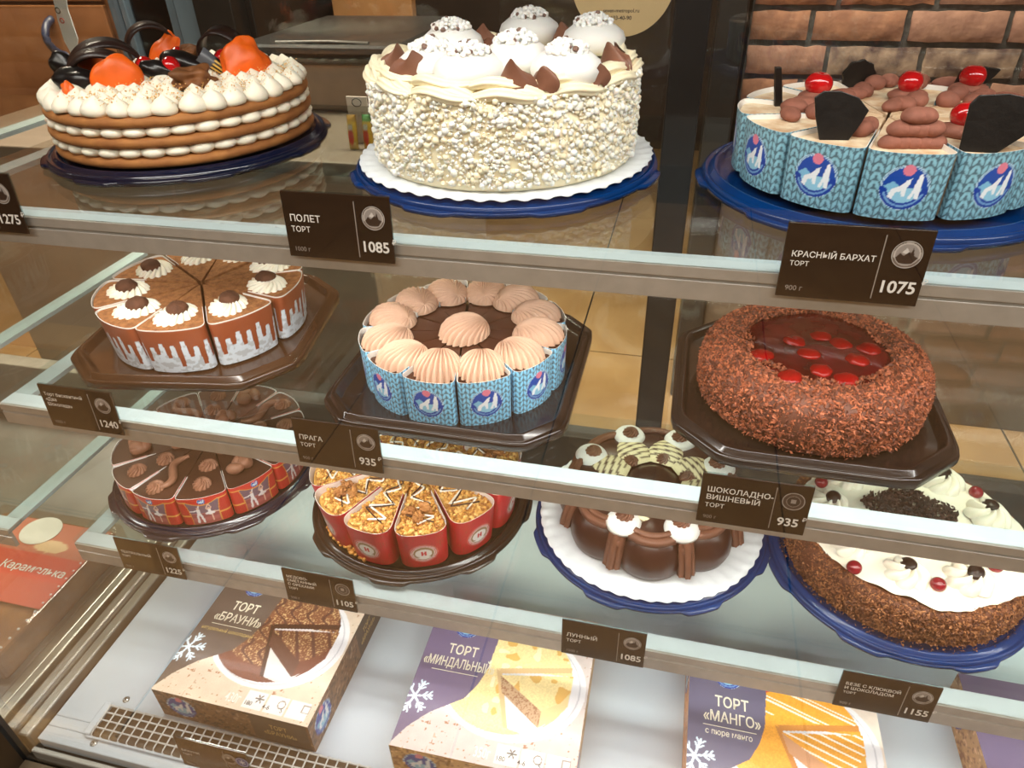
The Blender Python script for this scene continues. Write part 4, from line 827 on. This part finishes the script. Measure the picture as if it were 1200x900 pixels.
# ================================================================== B3: chocolate dome cake
cx, cy = .004, .700
round_tray(cx, cy, ZB + .0004, .1525, NAVY, 'blue round tray under the chocolate dome cake and doily', rot=.5)
doily(cx, cy, ZB + .0131, .1445, 'white scalloped doily under the chocolate dome cake')
zb = ZB + .0155
t = thing('chocolate_dome_cake', 'ring of glossy chocolate domes with cream swags and white rosettes', 'cake', (cx, cy, zb))
p = PZ(760, 680, zb + .02); a0 = math.atan2(p[1] - cy, p[0] - cx)
DOME = M('chocolate_dome', (62, 36, 28), .28, noise=.12, nscale=30, bump=.06, bscale=40)
b = MB(); b.lathe([(0, .063), (.012, .0622), (.024, .059), (.034, .052), (.0415, .041), (.0455, .027), (.0455, .014), (.042, .004), (.036, 0), (0, 0)], 36); dm = b.mesh('chocolate_dome'); dm.materials.append(DOME)
b = MB(); b.lathe([(0, .055), (.07, .055), (.08, .048), (.085, 0), (0, 0)], 60); b.build('cake_core', MILKCHOC, t)
n = 8; SWAG = M('swag_cream', (112, 72, 54), .45, noise=.08, nscale=60)
b = MB(); s_ = np.linspace(-.5, .5, 22)
for q, (dz2, rd) in enumerate(((0, .0052), (-.0055, .0048), (.005, .0042))):
    aa = s_ * 2 * PI / n; b.tube(np.stack([(.0965 - .003 * q + .010 * np.cos(s_ * PI)) * np.cos(aa), (.0965 - .003 * q + .010 * np.cos(s_ * PI)) * np.sin(aa), .057 + dz2 - .004 * np.cos(s_ * PI) + .003], 1), rd, 12, flute=.16, nf=5)
sw = b.mesh('cream_swag'); sw.materials.append(SWAG)
b = MB(); s_ = np.linspace(0, 1, 16)
for q in (-1, 0, 1): b.tube(np.stack([.101 + .016 * s_ ** .7 + .004 * (q == 0), .0045 * q * (1 + .5 * s_), .056 - .046 * s_], 1), .0048 * (1 - .3 * s_) + .0008, 10, flute=.18, nf=5)
b.ell((.108, 0, .044), (.007, .009, .0075), 16, 10, disp=lump(2, .1, 3)); ts = b.mesh('cream_tassel'); ts.materials.append(SWAG)
b = MB(); b.lathe([(0, .010), (.010, .0095), (.018, .007), (.0215, .002), (.0205, -.003), (0, -.005)], 28); wr = b.mesh('white_cream_drop'); wr.materials.append(MER)
br = fluted(.0105, .010, .0075, 10, (0, 0), .32, 1.8, peak=.003).mesh('brown_rosette'); br.materials.append(SWAG)
for i in range(n):
    a = a0 + 2 * PI * i / n; sub('chocolate_dome', dm, None, t, (.0765 * math.cos(a), .0765 * math.sin(a), 0))
    sub('cream_swag', sw, None, t, (0, 0, 0), (0, 0, a)); a2 = a + PI / n; sub('cream_tassel', ts, None, t, (0, 0, 0), (0, 0, a2))
    w_ = sub('white_cream_drop', wr, None, t, (.090 * math.cos(a2), .090 * math.sin(a2), .060), (0, 0, 0)); sub('brown_rosette', br, None, w_, (-.003 * math.cos(a2), -.003 * math.sin(a2), .0085))
# striped cream petals towards the middle and a dark centre dome
U, Vv = np.meshgrid(np.linspace(0, 1, 26), np.linspace(-1, 1, 13), indexing='ij'); C = np.ones(U.shape + (3,)) * lin((236, 222, 180)); put(C, (np.abs((U * 6 + Vv * .35) % 1 - .5) < .17) & (U > .08) & (U < .93), (66, 36, 26))
b = MB(); w_ = .019 * np.sin(np.clip(U * .9 + .1, 0, 1) * PI * .75 + .4); b.grid(np.stack([.034 + .052 * U, Vv * w_ * 1.3, .058 + .008 * np.sqrt(np.clip(1 - Vv ** 2, 0, 1)) * np.sin(U * PI) ** .5 + .001], 2), col=C, flip=False); pm_ = b.mesh('striped_cream_petal'); pm_.materials.append(INK)
for i in range(n): sub('striped_cream_petal', pm_, None, t, (0, 0, 0), (0, 0, a0 + 2 * PI * (i + .5) / n + .12))
b = MB(); b.lathe([(0, .012), (.018, .0105), (.03, .005), (.034, 0), (0, 0)], 40); b.build('centre_dome', DOME, t, (0, 0, .055))
for i in range(6): a = i * PI / 3 + .3; sub('brown_rosette', br, None, t, (.044 * math.cos(a), .044 * math.sin(a), .059))

# ================================================================== B4: meringue cake with cranberries
cx, cy, RB4, HB4 = .309, .695, .137, .057
round_tray(cx, cy, ZB + .0004, .1535, NAVY, 'blue round tray with crumbs under the cranberry cream cake', rot=.62)
zb = ZB + .0132
t = thing('cranberry_cream_cake', 'cream topped cake with cranberries and a side of brown crumbs', 'cake', (cx, cy, zb))
prof = [(0, HB4 - .008), (RB4 - .024, HB4 - .008), (RB4 - .014, HB4 - .005), (RB4 - .004, HB4 - .011), (RB4 - .001, HB4 * .5), (RB4 - .003, .003), (RB4 - .006, 0), (0, 0)]
b = MB(); b.lathe(prof, 110, rad=lambda th: 1 + .010 * sn(np.stack([np.cos(th), np.sin(th), 0 * th], 1), 33, 6), col=lin((96, 52, 30))); b.build('cake_body', SHAV, t)
N = 11000; pos = coat_pts(prof[2:6], N, 9); pos[:, :2] *= 1.004; cols = np.array([lin((136, 84, 50)), lin((112, 66, 40)), lin((84, 46, 30)), lin((160, 106, 66))])[rng.integers(0, 4, N)]
b = MB(); b.bits(pos, rng.uniform(.0012, .0036, N), cols, (1, .6, .35)); stuff(b.build('brown_crumb_coat', SHAV, t))
th = np.linspace(0, 2 * PI, 260, endpoint=False); rr_ = np.linspace(0, 1, 22); edge = .1245 * (1 + .03 * sn(np.stack([np.cos(th), np.sin(th), 0 * th], 1), 6, 5) + .012 * sn(np.stack([np.cos(th), np.sin(th), 0 * th], 1), 7, 22)); A, Rr_ = np.meshgrid(th, rr_, indexing='ij'); X = edge[:, None] * Rr_ * np.cos(A); Y = edge[:, None] * Rr_ * np.sin(A)
Z = HB4 + .002 + .0022 * sn(np.stack([X, Y, 0 * X], 2), 4, 60) - .0045 * Rr_ ** 10; b = MB(); b.grid(np.stack([X, Y, Z], 2), cu=True); b.build('cream_top', WCREAM, t)
zt = zb + HB4 + .002
def on4(px, py): p = PZ(px, py, zt); return (p[0] - cx, p[1] - cy, HB4 + .0015)
sw4 = fluted(.024, .022, .017, 7, (0, 0), .42, 1.3, nt=18, peak=.002).mesh('cream_swirl'); sw4.materials.append(WCREAM)
b = MB(); b.lathe([(0, .0), (.0085, .001), (.0092, .003), (.006, .0052), (0, .006)], 20, rad=lambda th: 1 + .12 * np.sin(th * 2)); drp = b.mesh('chocolate_drop'); drp.materials.append(DKCHOC)
b = MB(); b.ell((0, 0, 0), (.0082, .0082, .0078), 18, 12); cb_ = b.mesh('cranberry'); cb_.materials.append(M('cranberry_red', (128, 18, 34), .2, noise=.15, nscale=20, coat=.5))
n = 9
for i in range(n):
    a = math.radians(-64 + 360 / n * i); x, y = .093 * math.cos(a), .093 * math.sin(a); s2 = sub('cream_swirl', sw4, None, t, (x, y, HB4 - .001), (0, 0, i * 1.1), jr.uniform(.95, 1.08)); sub('chocolate_drop', drp, None, s2, (.002, -.002, .0165), (.3, .1, i))
    a += math.radians(180 / n)
    if math.sin(a) > 0: sub('cranberry', cb_, None, t, (.106 * math.cos(a), .106 * math.sin(a), HB4 + .006))
for k, (px, py) in enumerate(((1000, 668), (1098, 688), (1165, 666))): sub('cranberry', cb_, None, t, np.add(on4(px, py), (0, 0, .005)))
N = 2200; a = rng.uniform(0, 2 * PI, N); r_ = .048 * np.sqrt(rng.random(N)) * (1 + .15 * np.sin(a * 5)); b = MB(); b.bits(np.c_[r_ * np.cos(a) + .0, r_ * np.sin(a) + .004, HB4 + .004 + rng.uniform(0, .006, N)], rng.uniform(.0015, .005, N), np.array([lin((54, 30, 24)), lin((72, 42, 32)), lin((40, 22, 20))])[rng.integers(0, 3, N)], (1, .6, .3)); stuff(b.build('dark_chocolate_shavings', SHAV, t))
N = 420; a = rng.uniform(0, 2 * PI, N); r_ = rng.uniform(.134, .1432, N); z_ = 0 * r_ + .0022; b = MB(); b.bits(np.c_[r_ * np.cos(a), r_ * np.sin(a), z_ + .0002], rng.uniform(.0008, .0022, N), cols[:N], (1, .5, .25)); stuff(b.build('fallen_crumbs', SHAV, t))

# ================================================================== price tags
PLATE = M('brown_black_acrylic', (38, 26, 20), .12, noise=.08, nscale=15, coat=.5)
def crest_dark(C, u, v):
    r = np.hypot(u, v); put(C, r < 1, (188, 180, 174)); put(C, (r < .95) & (r > .88), (70, 56, 48)); put(C, r < .76, (150, 142, 138))
    put(C, (r < .76) & inpoly(u, v, [(-.8, -.35), (-.45, .1), (-.2, -.1), (.1, .25), (.3, .0), (.75, -.2), (.4, -.65), (-.4, -.65)]), (52, 38, 32)); put(C, inpoly(u, v, [(.15, -.2), (.32, .55), (.5, -.2)]), (52, 38, 32)); put(C, inpoly(u, v, [(-.35, .15), (-.1, .5), (.1, .2), (-.1, .05)]), (208, 202, 198)); put(C, (r < .95) & (r > .8) & (v < -.3), (110, 98, 92))
def seal_dark(C, u, v):
    r = np.hypot(u, v); C[:] = lin((60, 46, 40)); put(C, r < 1, (170, 162, 156)); put(C, (r < .9) & (r > .62), (74, 58, 50)); put(C, (r < .62) & (r > .56), (150, 140, 134)); put(C, r < .56, (58, 44, 38)); put(C, (np.abs(u) < .2) & (np.abs(v) < .2), (160, 150, 144))
CR, SL = disc_print('crest_print', .0098, crest_dark), disc_print('seal_print', .0098, seal_dark)
CR.materials.append(INK); SL.materials.append(INK)
TW, TH = .095, .0555
def price_tag(xl, z, name, price, lab, weight='900 г', emblem=CR, y=.4955, sub_='ТОРТ', small=False, stand=False):
    t = thing('price_tag', lab, 'price tag', (xl + TW / 2, y, z), group='price tags along the shelf rails'); t.rotation_euler = (math.radians(-4), 0, 0)
    b = MB(); b.box((-TW / 2, 0, 0), (TW / 2, .0018, TH)); b.build('plate', PLATE, t, bevel=.0006)
    b = MB(); b.box((-TW / 2, .0019, .002), (TW / 2, .0028, TH + .0006)); b.build('clear_backing', glass('tag_acrylic', (225, 235, 235)), t)
    x = -TW / 2 + .0055; zz = TH * .56 + (.0055 if len(name) > 1 else 0) * (len(name) - 1)
    sz = .0080 if not small else .0060
    for ln in name: obj('product_name', text_mesh(ln, sz, .012), WHITE_TXT, t, (x, -.0004, zz), (PI / 2, 0, 0)); zz -= sz * 1.1
    if sub_: obj('product_name', text_mesh(sub_, sz * .82, .008), WHITE_TXT, t, (x, -.0004, zz), (PI / 2, 0, 0))
    obj('weight_text', text_mesh(weight, .0055, .0), GREY_TXT, t, (x, -.0004, .0055), (PI / 2, 0, 0))
    b = MB(); b.box((.0165, -.0005, .004), (.0172, -.0001, TH - .005)); b.build('divider_line', GREY_TXT, t)
    obj('crest', emblem, None, t, (.0325, -.0004, TH * .68), (PI / 2, 0, 0))
    obj('price_text', text_mesh(price, .0125, .022, 'CENTER'), WHITE_TXT, t, (.0318, -.0004, TH * .17), (PI / 2, 0, 0)); obj('currency_mark', text_mesh('₽', .006, .01), WHITE_TXT, t, (.0318 + .0034 * len(price) + .0012, -.0004, TH * .30), (PI / 2, 0, 0))
    return t
dz = -.0205
price_tag(-.682, ZT + dz, ['НАПОЛЕОН'][:0] + [''], '1275', 'price tag 1275 at the left edge of the top shelf', '')
price_tag(-.319, ZT + dz, ['ПОЛЕТ'], '1085', 'price tag 1085 in front of the tall white meringue cake', '1000 г')
price_tag(.074, ZT + dz, ['КРАСНЫЙ БАРХАТ'], '1075', 'black price tag 1075 in front of the cherry topped knit print cake', small=True)
price_tag(-.672, ZM + dz, ['Торт бисквитный', '«Два', 'Шоколада»'], '1240', 'price tag 1240 on the middle rail below the sponge wedges', '1000 г', sub_='', small=True)
price_tag(-.362, ZM + dz, ['ПРАГА'], '935', 'price tag 935 with bear crest below the mocha rosette cake')
price_tag(.0455, ZM + dz, ['ШОКОЛАДНО-', 'ВИШНЕВЫЙ'], '935', 'price tag 935 with round seal below the cherry chocolate cake', emblem=SL)
dz = -.0285
price_tag(-.672, ZB + dz, ['ТЕАТРАЛЬНЫЙ'], '1225', 'price tag 1225 on the lowest rail below the ballet print cake', small=True)
price_tag(-.430, ZB + dz, ['МЕДОВО-', 'СМЕТАННЫЙ', 'С ОРЕХАМИ'], '1105', 'price tag 1105 with round seal below the nut cake in red cups', emblem=SL, small=True)
price_tag(-.079, ZB + dz, ['ЛУННЫЙ'], '1085', 'price tag 1085 on the lowest rail below the chocolate domes', '1000 г')
price_tag(.218, ZB + dz, ['БЕЗЕ С КЛЮКВОЙ', 'И ШОКОЛАДОМ'], '1155', 'price tag 1155 at lower right below the cranberry cream cake', small=True)
q_ = PY(200, 867, .3342)
t = price_tag(q_[0], q_[2] - TH, ['БРАУНИ'], '', 'price tag with blue snowflake badge on the deck below the brownie box', y=.3342, small=True)
for c_ in list(t.children):
    if c_.name.startswith(('currency', 'price_text')): bpy.data.objects.remove(c_)
def flake(C, u, v):
    r = np.hypot(u, v); C[:] = lin((40, 70, 150)); put(C, r < .98, (52, 84, 160)); put(C, (r < .9) & (r > .82), (200, 210, 235))
    for k in range(3): a = k * PI / 3 + PI / 6; put(C, (np.abs(u * math.sin(a) - v * math.cos(a)) < .07) & (r < .55), (215, 222, 240))
fl = disc_print('snowflake_badge', .0088, flake); fl.materials.append(INK); obj('snowflake_badge', fl, None, t, (.0405, -.0008, TH * .69), (PI / 2, 0, 0))
for c_ in t.children:
    if c_.name.startswith('crest'): c_.location.x = .0235

# ================================================================== cake boxes on the deck
BW, BH = .2265, .0585
def box_art(kind):
    n = 230; u, v = np.meshgrid(np.linspace(0, 1, n), np.linspace(0, 1, n), indexing='ij'); C = np.ones((n, n, 3))
    sp = vn(u * 55, v * 55, 1); n2 = vn(u * 160, v * 160, 2); n3 = vn(u * 28, v * 28, 5)
    bgc = {'b': (226, 204, 182), 'a': (214, 198, 192), 'm': (232, 214, 198), 'x': (214, 198, 192)}[kind]; C[:] = lin(bgc); C *= (1 + .10 * (n3 - .5))[..., None]
    if kind != 'm': put(C, (sp > .86) & (n2 > .45), (170, 120, 90)); put(C, (sp < .06), (196, 168, 146))
    pc = (.56, .50); pr = (.43, .36); d = np.hypot((u - pc[0]) / pr[0], (v - pc[1]) / pr[1]); put(C, d < 1, (238, 234, 236)); put(C, (d < .93) & (d > .91), (206, 202, 206))
    cc, cr = (.535, .575), (.365, .30); low = .095; e = np.hypot((u - cc[0]) / cr[0], (v - cc[1]) / cr[1]); e2 = np.hypot((u - cc[0]) / cr[0], (v - cc[1] + low) / cr[1])
    top, side = e < 1, ((e2 < 1) | ((np.abs(u - cc[0]) < cr[0]) & (v < cc[1]) & (v > cc[1] - low))) & (e >= 1) & (v < cc[1])
    pal = {'b': ((132, 82, 58), (122, 70, 52), (210, 172, 122), (70, 40, 30)), 'a': ((248, 222, 160), (244, 218, 158), (230, 178, 96), (222, 184, 134)), 'm': ((242, 166, 58), (240, 176, 76), (250, 226, 190), (200, 130, 60)), 'x': ((132, 82, 58), (122, 70, 52), (210, 172, 122), (70, 40, 30))}[kind]
    C[side] = lin(pal[1]) * (1 + .35 * (n2[side] - .5))[:, None]; C[top] = lin(pal[0]) * (1 + .25 * (n2[top] - .5))[:, None]
    if kind in 'bx': put(C, top & (n2 > .72), pal[2]); put(C, top & ((np.abs((u * 9 + v * 5 + .3 * np.sin(v * 40)) % 1 - .5) < .1)), (96, 58, 50)); put(C, side & (n2 > .8), (98, 56, 44))
    elif kind == 'a': put(C, top & (vn(u * 20, v * 20, 8) > .74), pal[2]); put(C, top & (vn(u * 22 + 5, v * 22, 9) > .8), (250, 236, 196))
    else:
        st_ = (np.abs((v * 2.2 + u * .75) % .22 - .11) < .012) | (np.abs((v * 2.2 + u * .75) % .22 - .16) < .008); put(C, top & st_ & (v > .62), (250, 240, 226)); put(C, (np.hypot(u - .42, v - .78) < .03) | (np.hypot(u - .68, v - .80) < .03), (206, 50, 60))
    # one wedge pulled out: dark cut and the wedge itself
    cut = inpoly(u, v, [(.475, .56), (.93, .60), (1.0, .50), (.72, .20), (.60, .22)]); put(C, cut & (e2 < 1.02), (226, 222, 224) if kind != 'b' else (228, 220, 216))
    put(C, inpoly(u, v, [(.455, .565), (.545, .30), (.575, .22), (.60, .22), (.495, .54)]), pal[3]); put(C, inpoly(u, v, [(.47, .565), (.895, .655), (.895, .62), (.49, .535)]), pal[3])
    wt = inpoly(u, v, [(.49, .525), (.905, .60), (.905, .50), (.86, .425), (.76, .355)]); ws = inpoly(u, v, [(.76, .355), (.86, .425), (.905, .50), (.90, .41), (.85, .33), (.76, .255)]); wc = inpoly(u, v, [(.49, .525), (.76, .355), (.76, .255), (.52, .42)])
    C[wt] = lin(pal[0]) * (1 + .25 * (n2[wt] - .5))[:, None]; C[ws] = lin(pal[1]) * .9; put(C, wc, {'b': (96, 60, 48), 'a': (196, 160, 124), 'm': (206, 150, 110), 'x': (96, 60, 48)}[kind])
    if kind in 'bx': put(C, wt & (n2 > .7), pal[2]); put(C, wt & (np.abs((u * 9 + v * 5) % 1 - .5) < .1), (96, 58, 50))
    if kind == 'a': put(C, wt & (vn(u * 20 + 3, v * 20, 8) > .7), pal[2]); put(C, wc & (n2 > .6), (160, 112, 80))
    if kind == 'm': put(C, wt & (np.abs((v * 2.2 + u * .75) % .1 - .05) < .012), (250, 240, 226))
    # coloured swoosh with title
    f = np.interp(v, [0, .02, .12, .22, .34, .44, .54, .78, 1.0], [-.02, 0.0, .06, .15, .32, .375, .405, .425, .43]); sw_ = u < f
    put(C, sw_, {'b': (98, 84, 78), 'a': (112, 98, 128), 'm': (98, 94, 118), 'x': (112, 98, 128)}[kind]); C[sw_] *= (1 + .12 * (v[sw_] - .5))[:, None]
    fx, fy = .04, .30
    for k in range(6):
        a = k * PI / 3 + .2; q = (fx + .10 * math.cos(a), fy + .10 * math.sin(a)); put(C, seg(u, v, (fx, fy), q) < .006, (214, 230, 240))
        for s2 in (.45, .72):
            m_ = (fx + .10 * s2 * math.cos(a), fy + .10 * s2 * math.sin(a))
            for da in (.7, -.7): put(C, seg(u, v, m_, (m_[0] + .034 * math.cos(a + da), m_[1] + .034 * math.sin(a + da))) < .005, (214, 230, 240))
    e = np.hypot(u - .215, v - .80) < .075; s2 = C[e][None]; bears(s2, ((u[e] - .215) / .075)[None], ((v[e] - .80) / .075)[None]); C[e] = s2[0]
    for k in range(3): x0_ = .57 + k * .135; put(C, (u > x0_) & (u < x0_ + .122) & (v > .025) & (v < .13), (246, 240, 234))
    for k in range(3): a = k * PI / 3; put(C, seg(u, v, (.655 + .026 * math.cos(a), .09 + .026 * math.sin(a)), (.655 - .026 * math.cos(a), .09 - .026 * math.sin(a))) < .004, (110, 104, 100))
    put(C, np.abs(np.hypot((u - .795), (v - .085)) - .022) < .004, (150, 140, 134)); put(C, (np.maximum(np.abs(u - .945), np.abs(v - .09)) < .024) & (np.maximum(np.abs(u - .945), np.abs(v - .09)) > .019), (160, 150, 144))
    return C
def side_art(kind, n=90, m=30, flip=False):
    u, v = np.meshgrid(np.linspace(0, 1, n), np.linspace(0, 1, m), indexing='ij'); C = np.ones((n, m, 3)); n2 = vn(u * 60, v * 16, 6); n3 = vn(u * 16, v * 7, 7)
    base, d2 = {'b': ((120, 86, 58), (70, 50, 40)), 'a': ((206, 160, 96), (160, 110, 60)), 'm': ((226, 150, 84), (196, 120, 70)), 'x': ((196, 150, 104), (150, 96, 64))}[kind]
    C[:] = lin(base); C *= (.75 + .6 * n3)[..., None].clip(.6, 1.25); put(C, n2 > .7, d2); put(C, (n2 < .18), tuple(min(255, c + 50) for c in base))
    if kind == 'b': put(C, (u > .62) & (u < .98), (74, 60, 50))
    cx_ = .16 if not flip else .14; e = np.hypot((u - cx_) * BW, (v - .5) * BH) < .0215; s2 = C[e][None]; bears(s2, ((u[e] - cx_) * BW / .0215)[None], ((v[e] - .5) * BH / .0215)[None]); C[e] = s2[0]
    return C
def cake_box(xl, yf, kind, title, lab, weight=None, subt=None, rotz=0):
    t = thing('cake_box', lab, 'cake box', (xl, yf, ZD + .0003), rotz, 'printed cake boxes on the deck')
    b = MB(); n = 230; u, v = np.meshgrid(np.linspace(0, BW, n), np.linspace(0, BW, n), indexing='ij'); b.grid(np.stack([u, v, np.full_like(u, BH)], 2), col=box_art(kind), smooth=False); b.build('top_panel', PAPER, t)
    sides = []
    for k in range(4):
        c = side_art(kind, flip=k == 1); s_ = np.linspace(0, BW, 90); w = np.linspace(0, BH, 30); S, Z = np.meshgrid(s_, w, indexing='ij')
        P = {0: np.stack([S, 0 * S, Z], 2), 1: np.stack([0 * S + BW, S, Z], 2), 2: np.stack([BW - S, 0 * S + BW, Z], 2), 3: np.stack([0 * S, BW - S, Z], 2)}[k]
        b = MB(); b.grid(P, col=c, smooth=False); sides.append(b.build('side_panel', PAPER, t))
    b = MB(); b.box((.0006, .0006, 0), (BW - .0006, BW - .0006, BH - .0006)); b.build('carton', M('carton_board', (206, 190, 168), .7, noise=.04), t)
    if kind != 'b':
        b = MB(); b.tube([(-.0002, 0, 0), (-.0002, 0, BH)], .0006, 6); b.build('board_edge', M('carton_board'), t)
    x = .215 * BW; z = BH + .0004
    for ln, vv, sz in () if not title else ((['ТОРТ', .605, .0200], [title, .515, .0190])): obj('title_text', text_mesh(ln, sz, .016, 'CENTER', .78 if len(ln) < 10 else .60), CREAM_TXT, t, (x + .004, vv * BW, z))
    if title: b = MB(); b.box((.08 * BW, .484 * BW, z - .0003), (.36 * BW, .488 * BW, z)); b.build('title_rule', CREAM_TXT, t)
    if subt: obj('subtitle_text', text_mesh(subt, .0080 if len(subt) > 14 else .0105, .004, 'CENTER', .8), GOLD_TXT if kind == 'b' else CREAM_TXT, t, (x, .437 * BW, z))
    if weight: obj('weight_text', text_mesh(weight, .018, .01, 'RIGHT', .6), WHITE_TXT, t, (.545 * BW, .035 * BW, z)); obj('icon_text', text_mesh('180       4-6       5', .0085, .005, 'LEFT', .9), BLACK_TXT, t, (.575 * BW, .040 * BW, z))
    for k, (cx_, rot) in () if not title else enumerate(((.80, (PI / 2, 0, 0)), (.76, (PI / 2, 0, PI / 2)))):
        for ln, zz in (('ТОРТ', .033), (title, .019)):
            loc = (cx_ * BW, -.0006, zz) if k == 0 else (BW + .0006, cx_ * BW, zz); obj('side_text', text_mesh(ln, .0125, .012, 'CENTER', .75), GOLD_TXT, t, loc, rot)
    return t
cake_box(-.607, .4055, 'b', '«БРАУНИ»', 'brown cake box titled ТОРТ «БРАУНИ» with chocolate cake picture', '430г', 'натуральный шоколадный', rotz=-.012)
cake_box(-.2725, .4045, 'a', '«МИНДАЛЬНЫЙ»', 'purple cake box titled ТОРТ «МИНДАЛЬНЫЙ» with pale almond cake picture', '350г', rotz=.012)
cake_box(.0785, .405, 'm', '«МАНГО»', 'cake box titled ТОРТ «МАНГО» with orange mango cake picture', subt='с пюре манго')
p = PZ(1158, 862, ZD + .03); cake_box(.4165, .43, 'x', '', 'partly hidden purple cake box at the lower right corner')
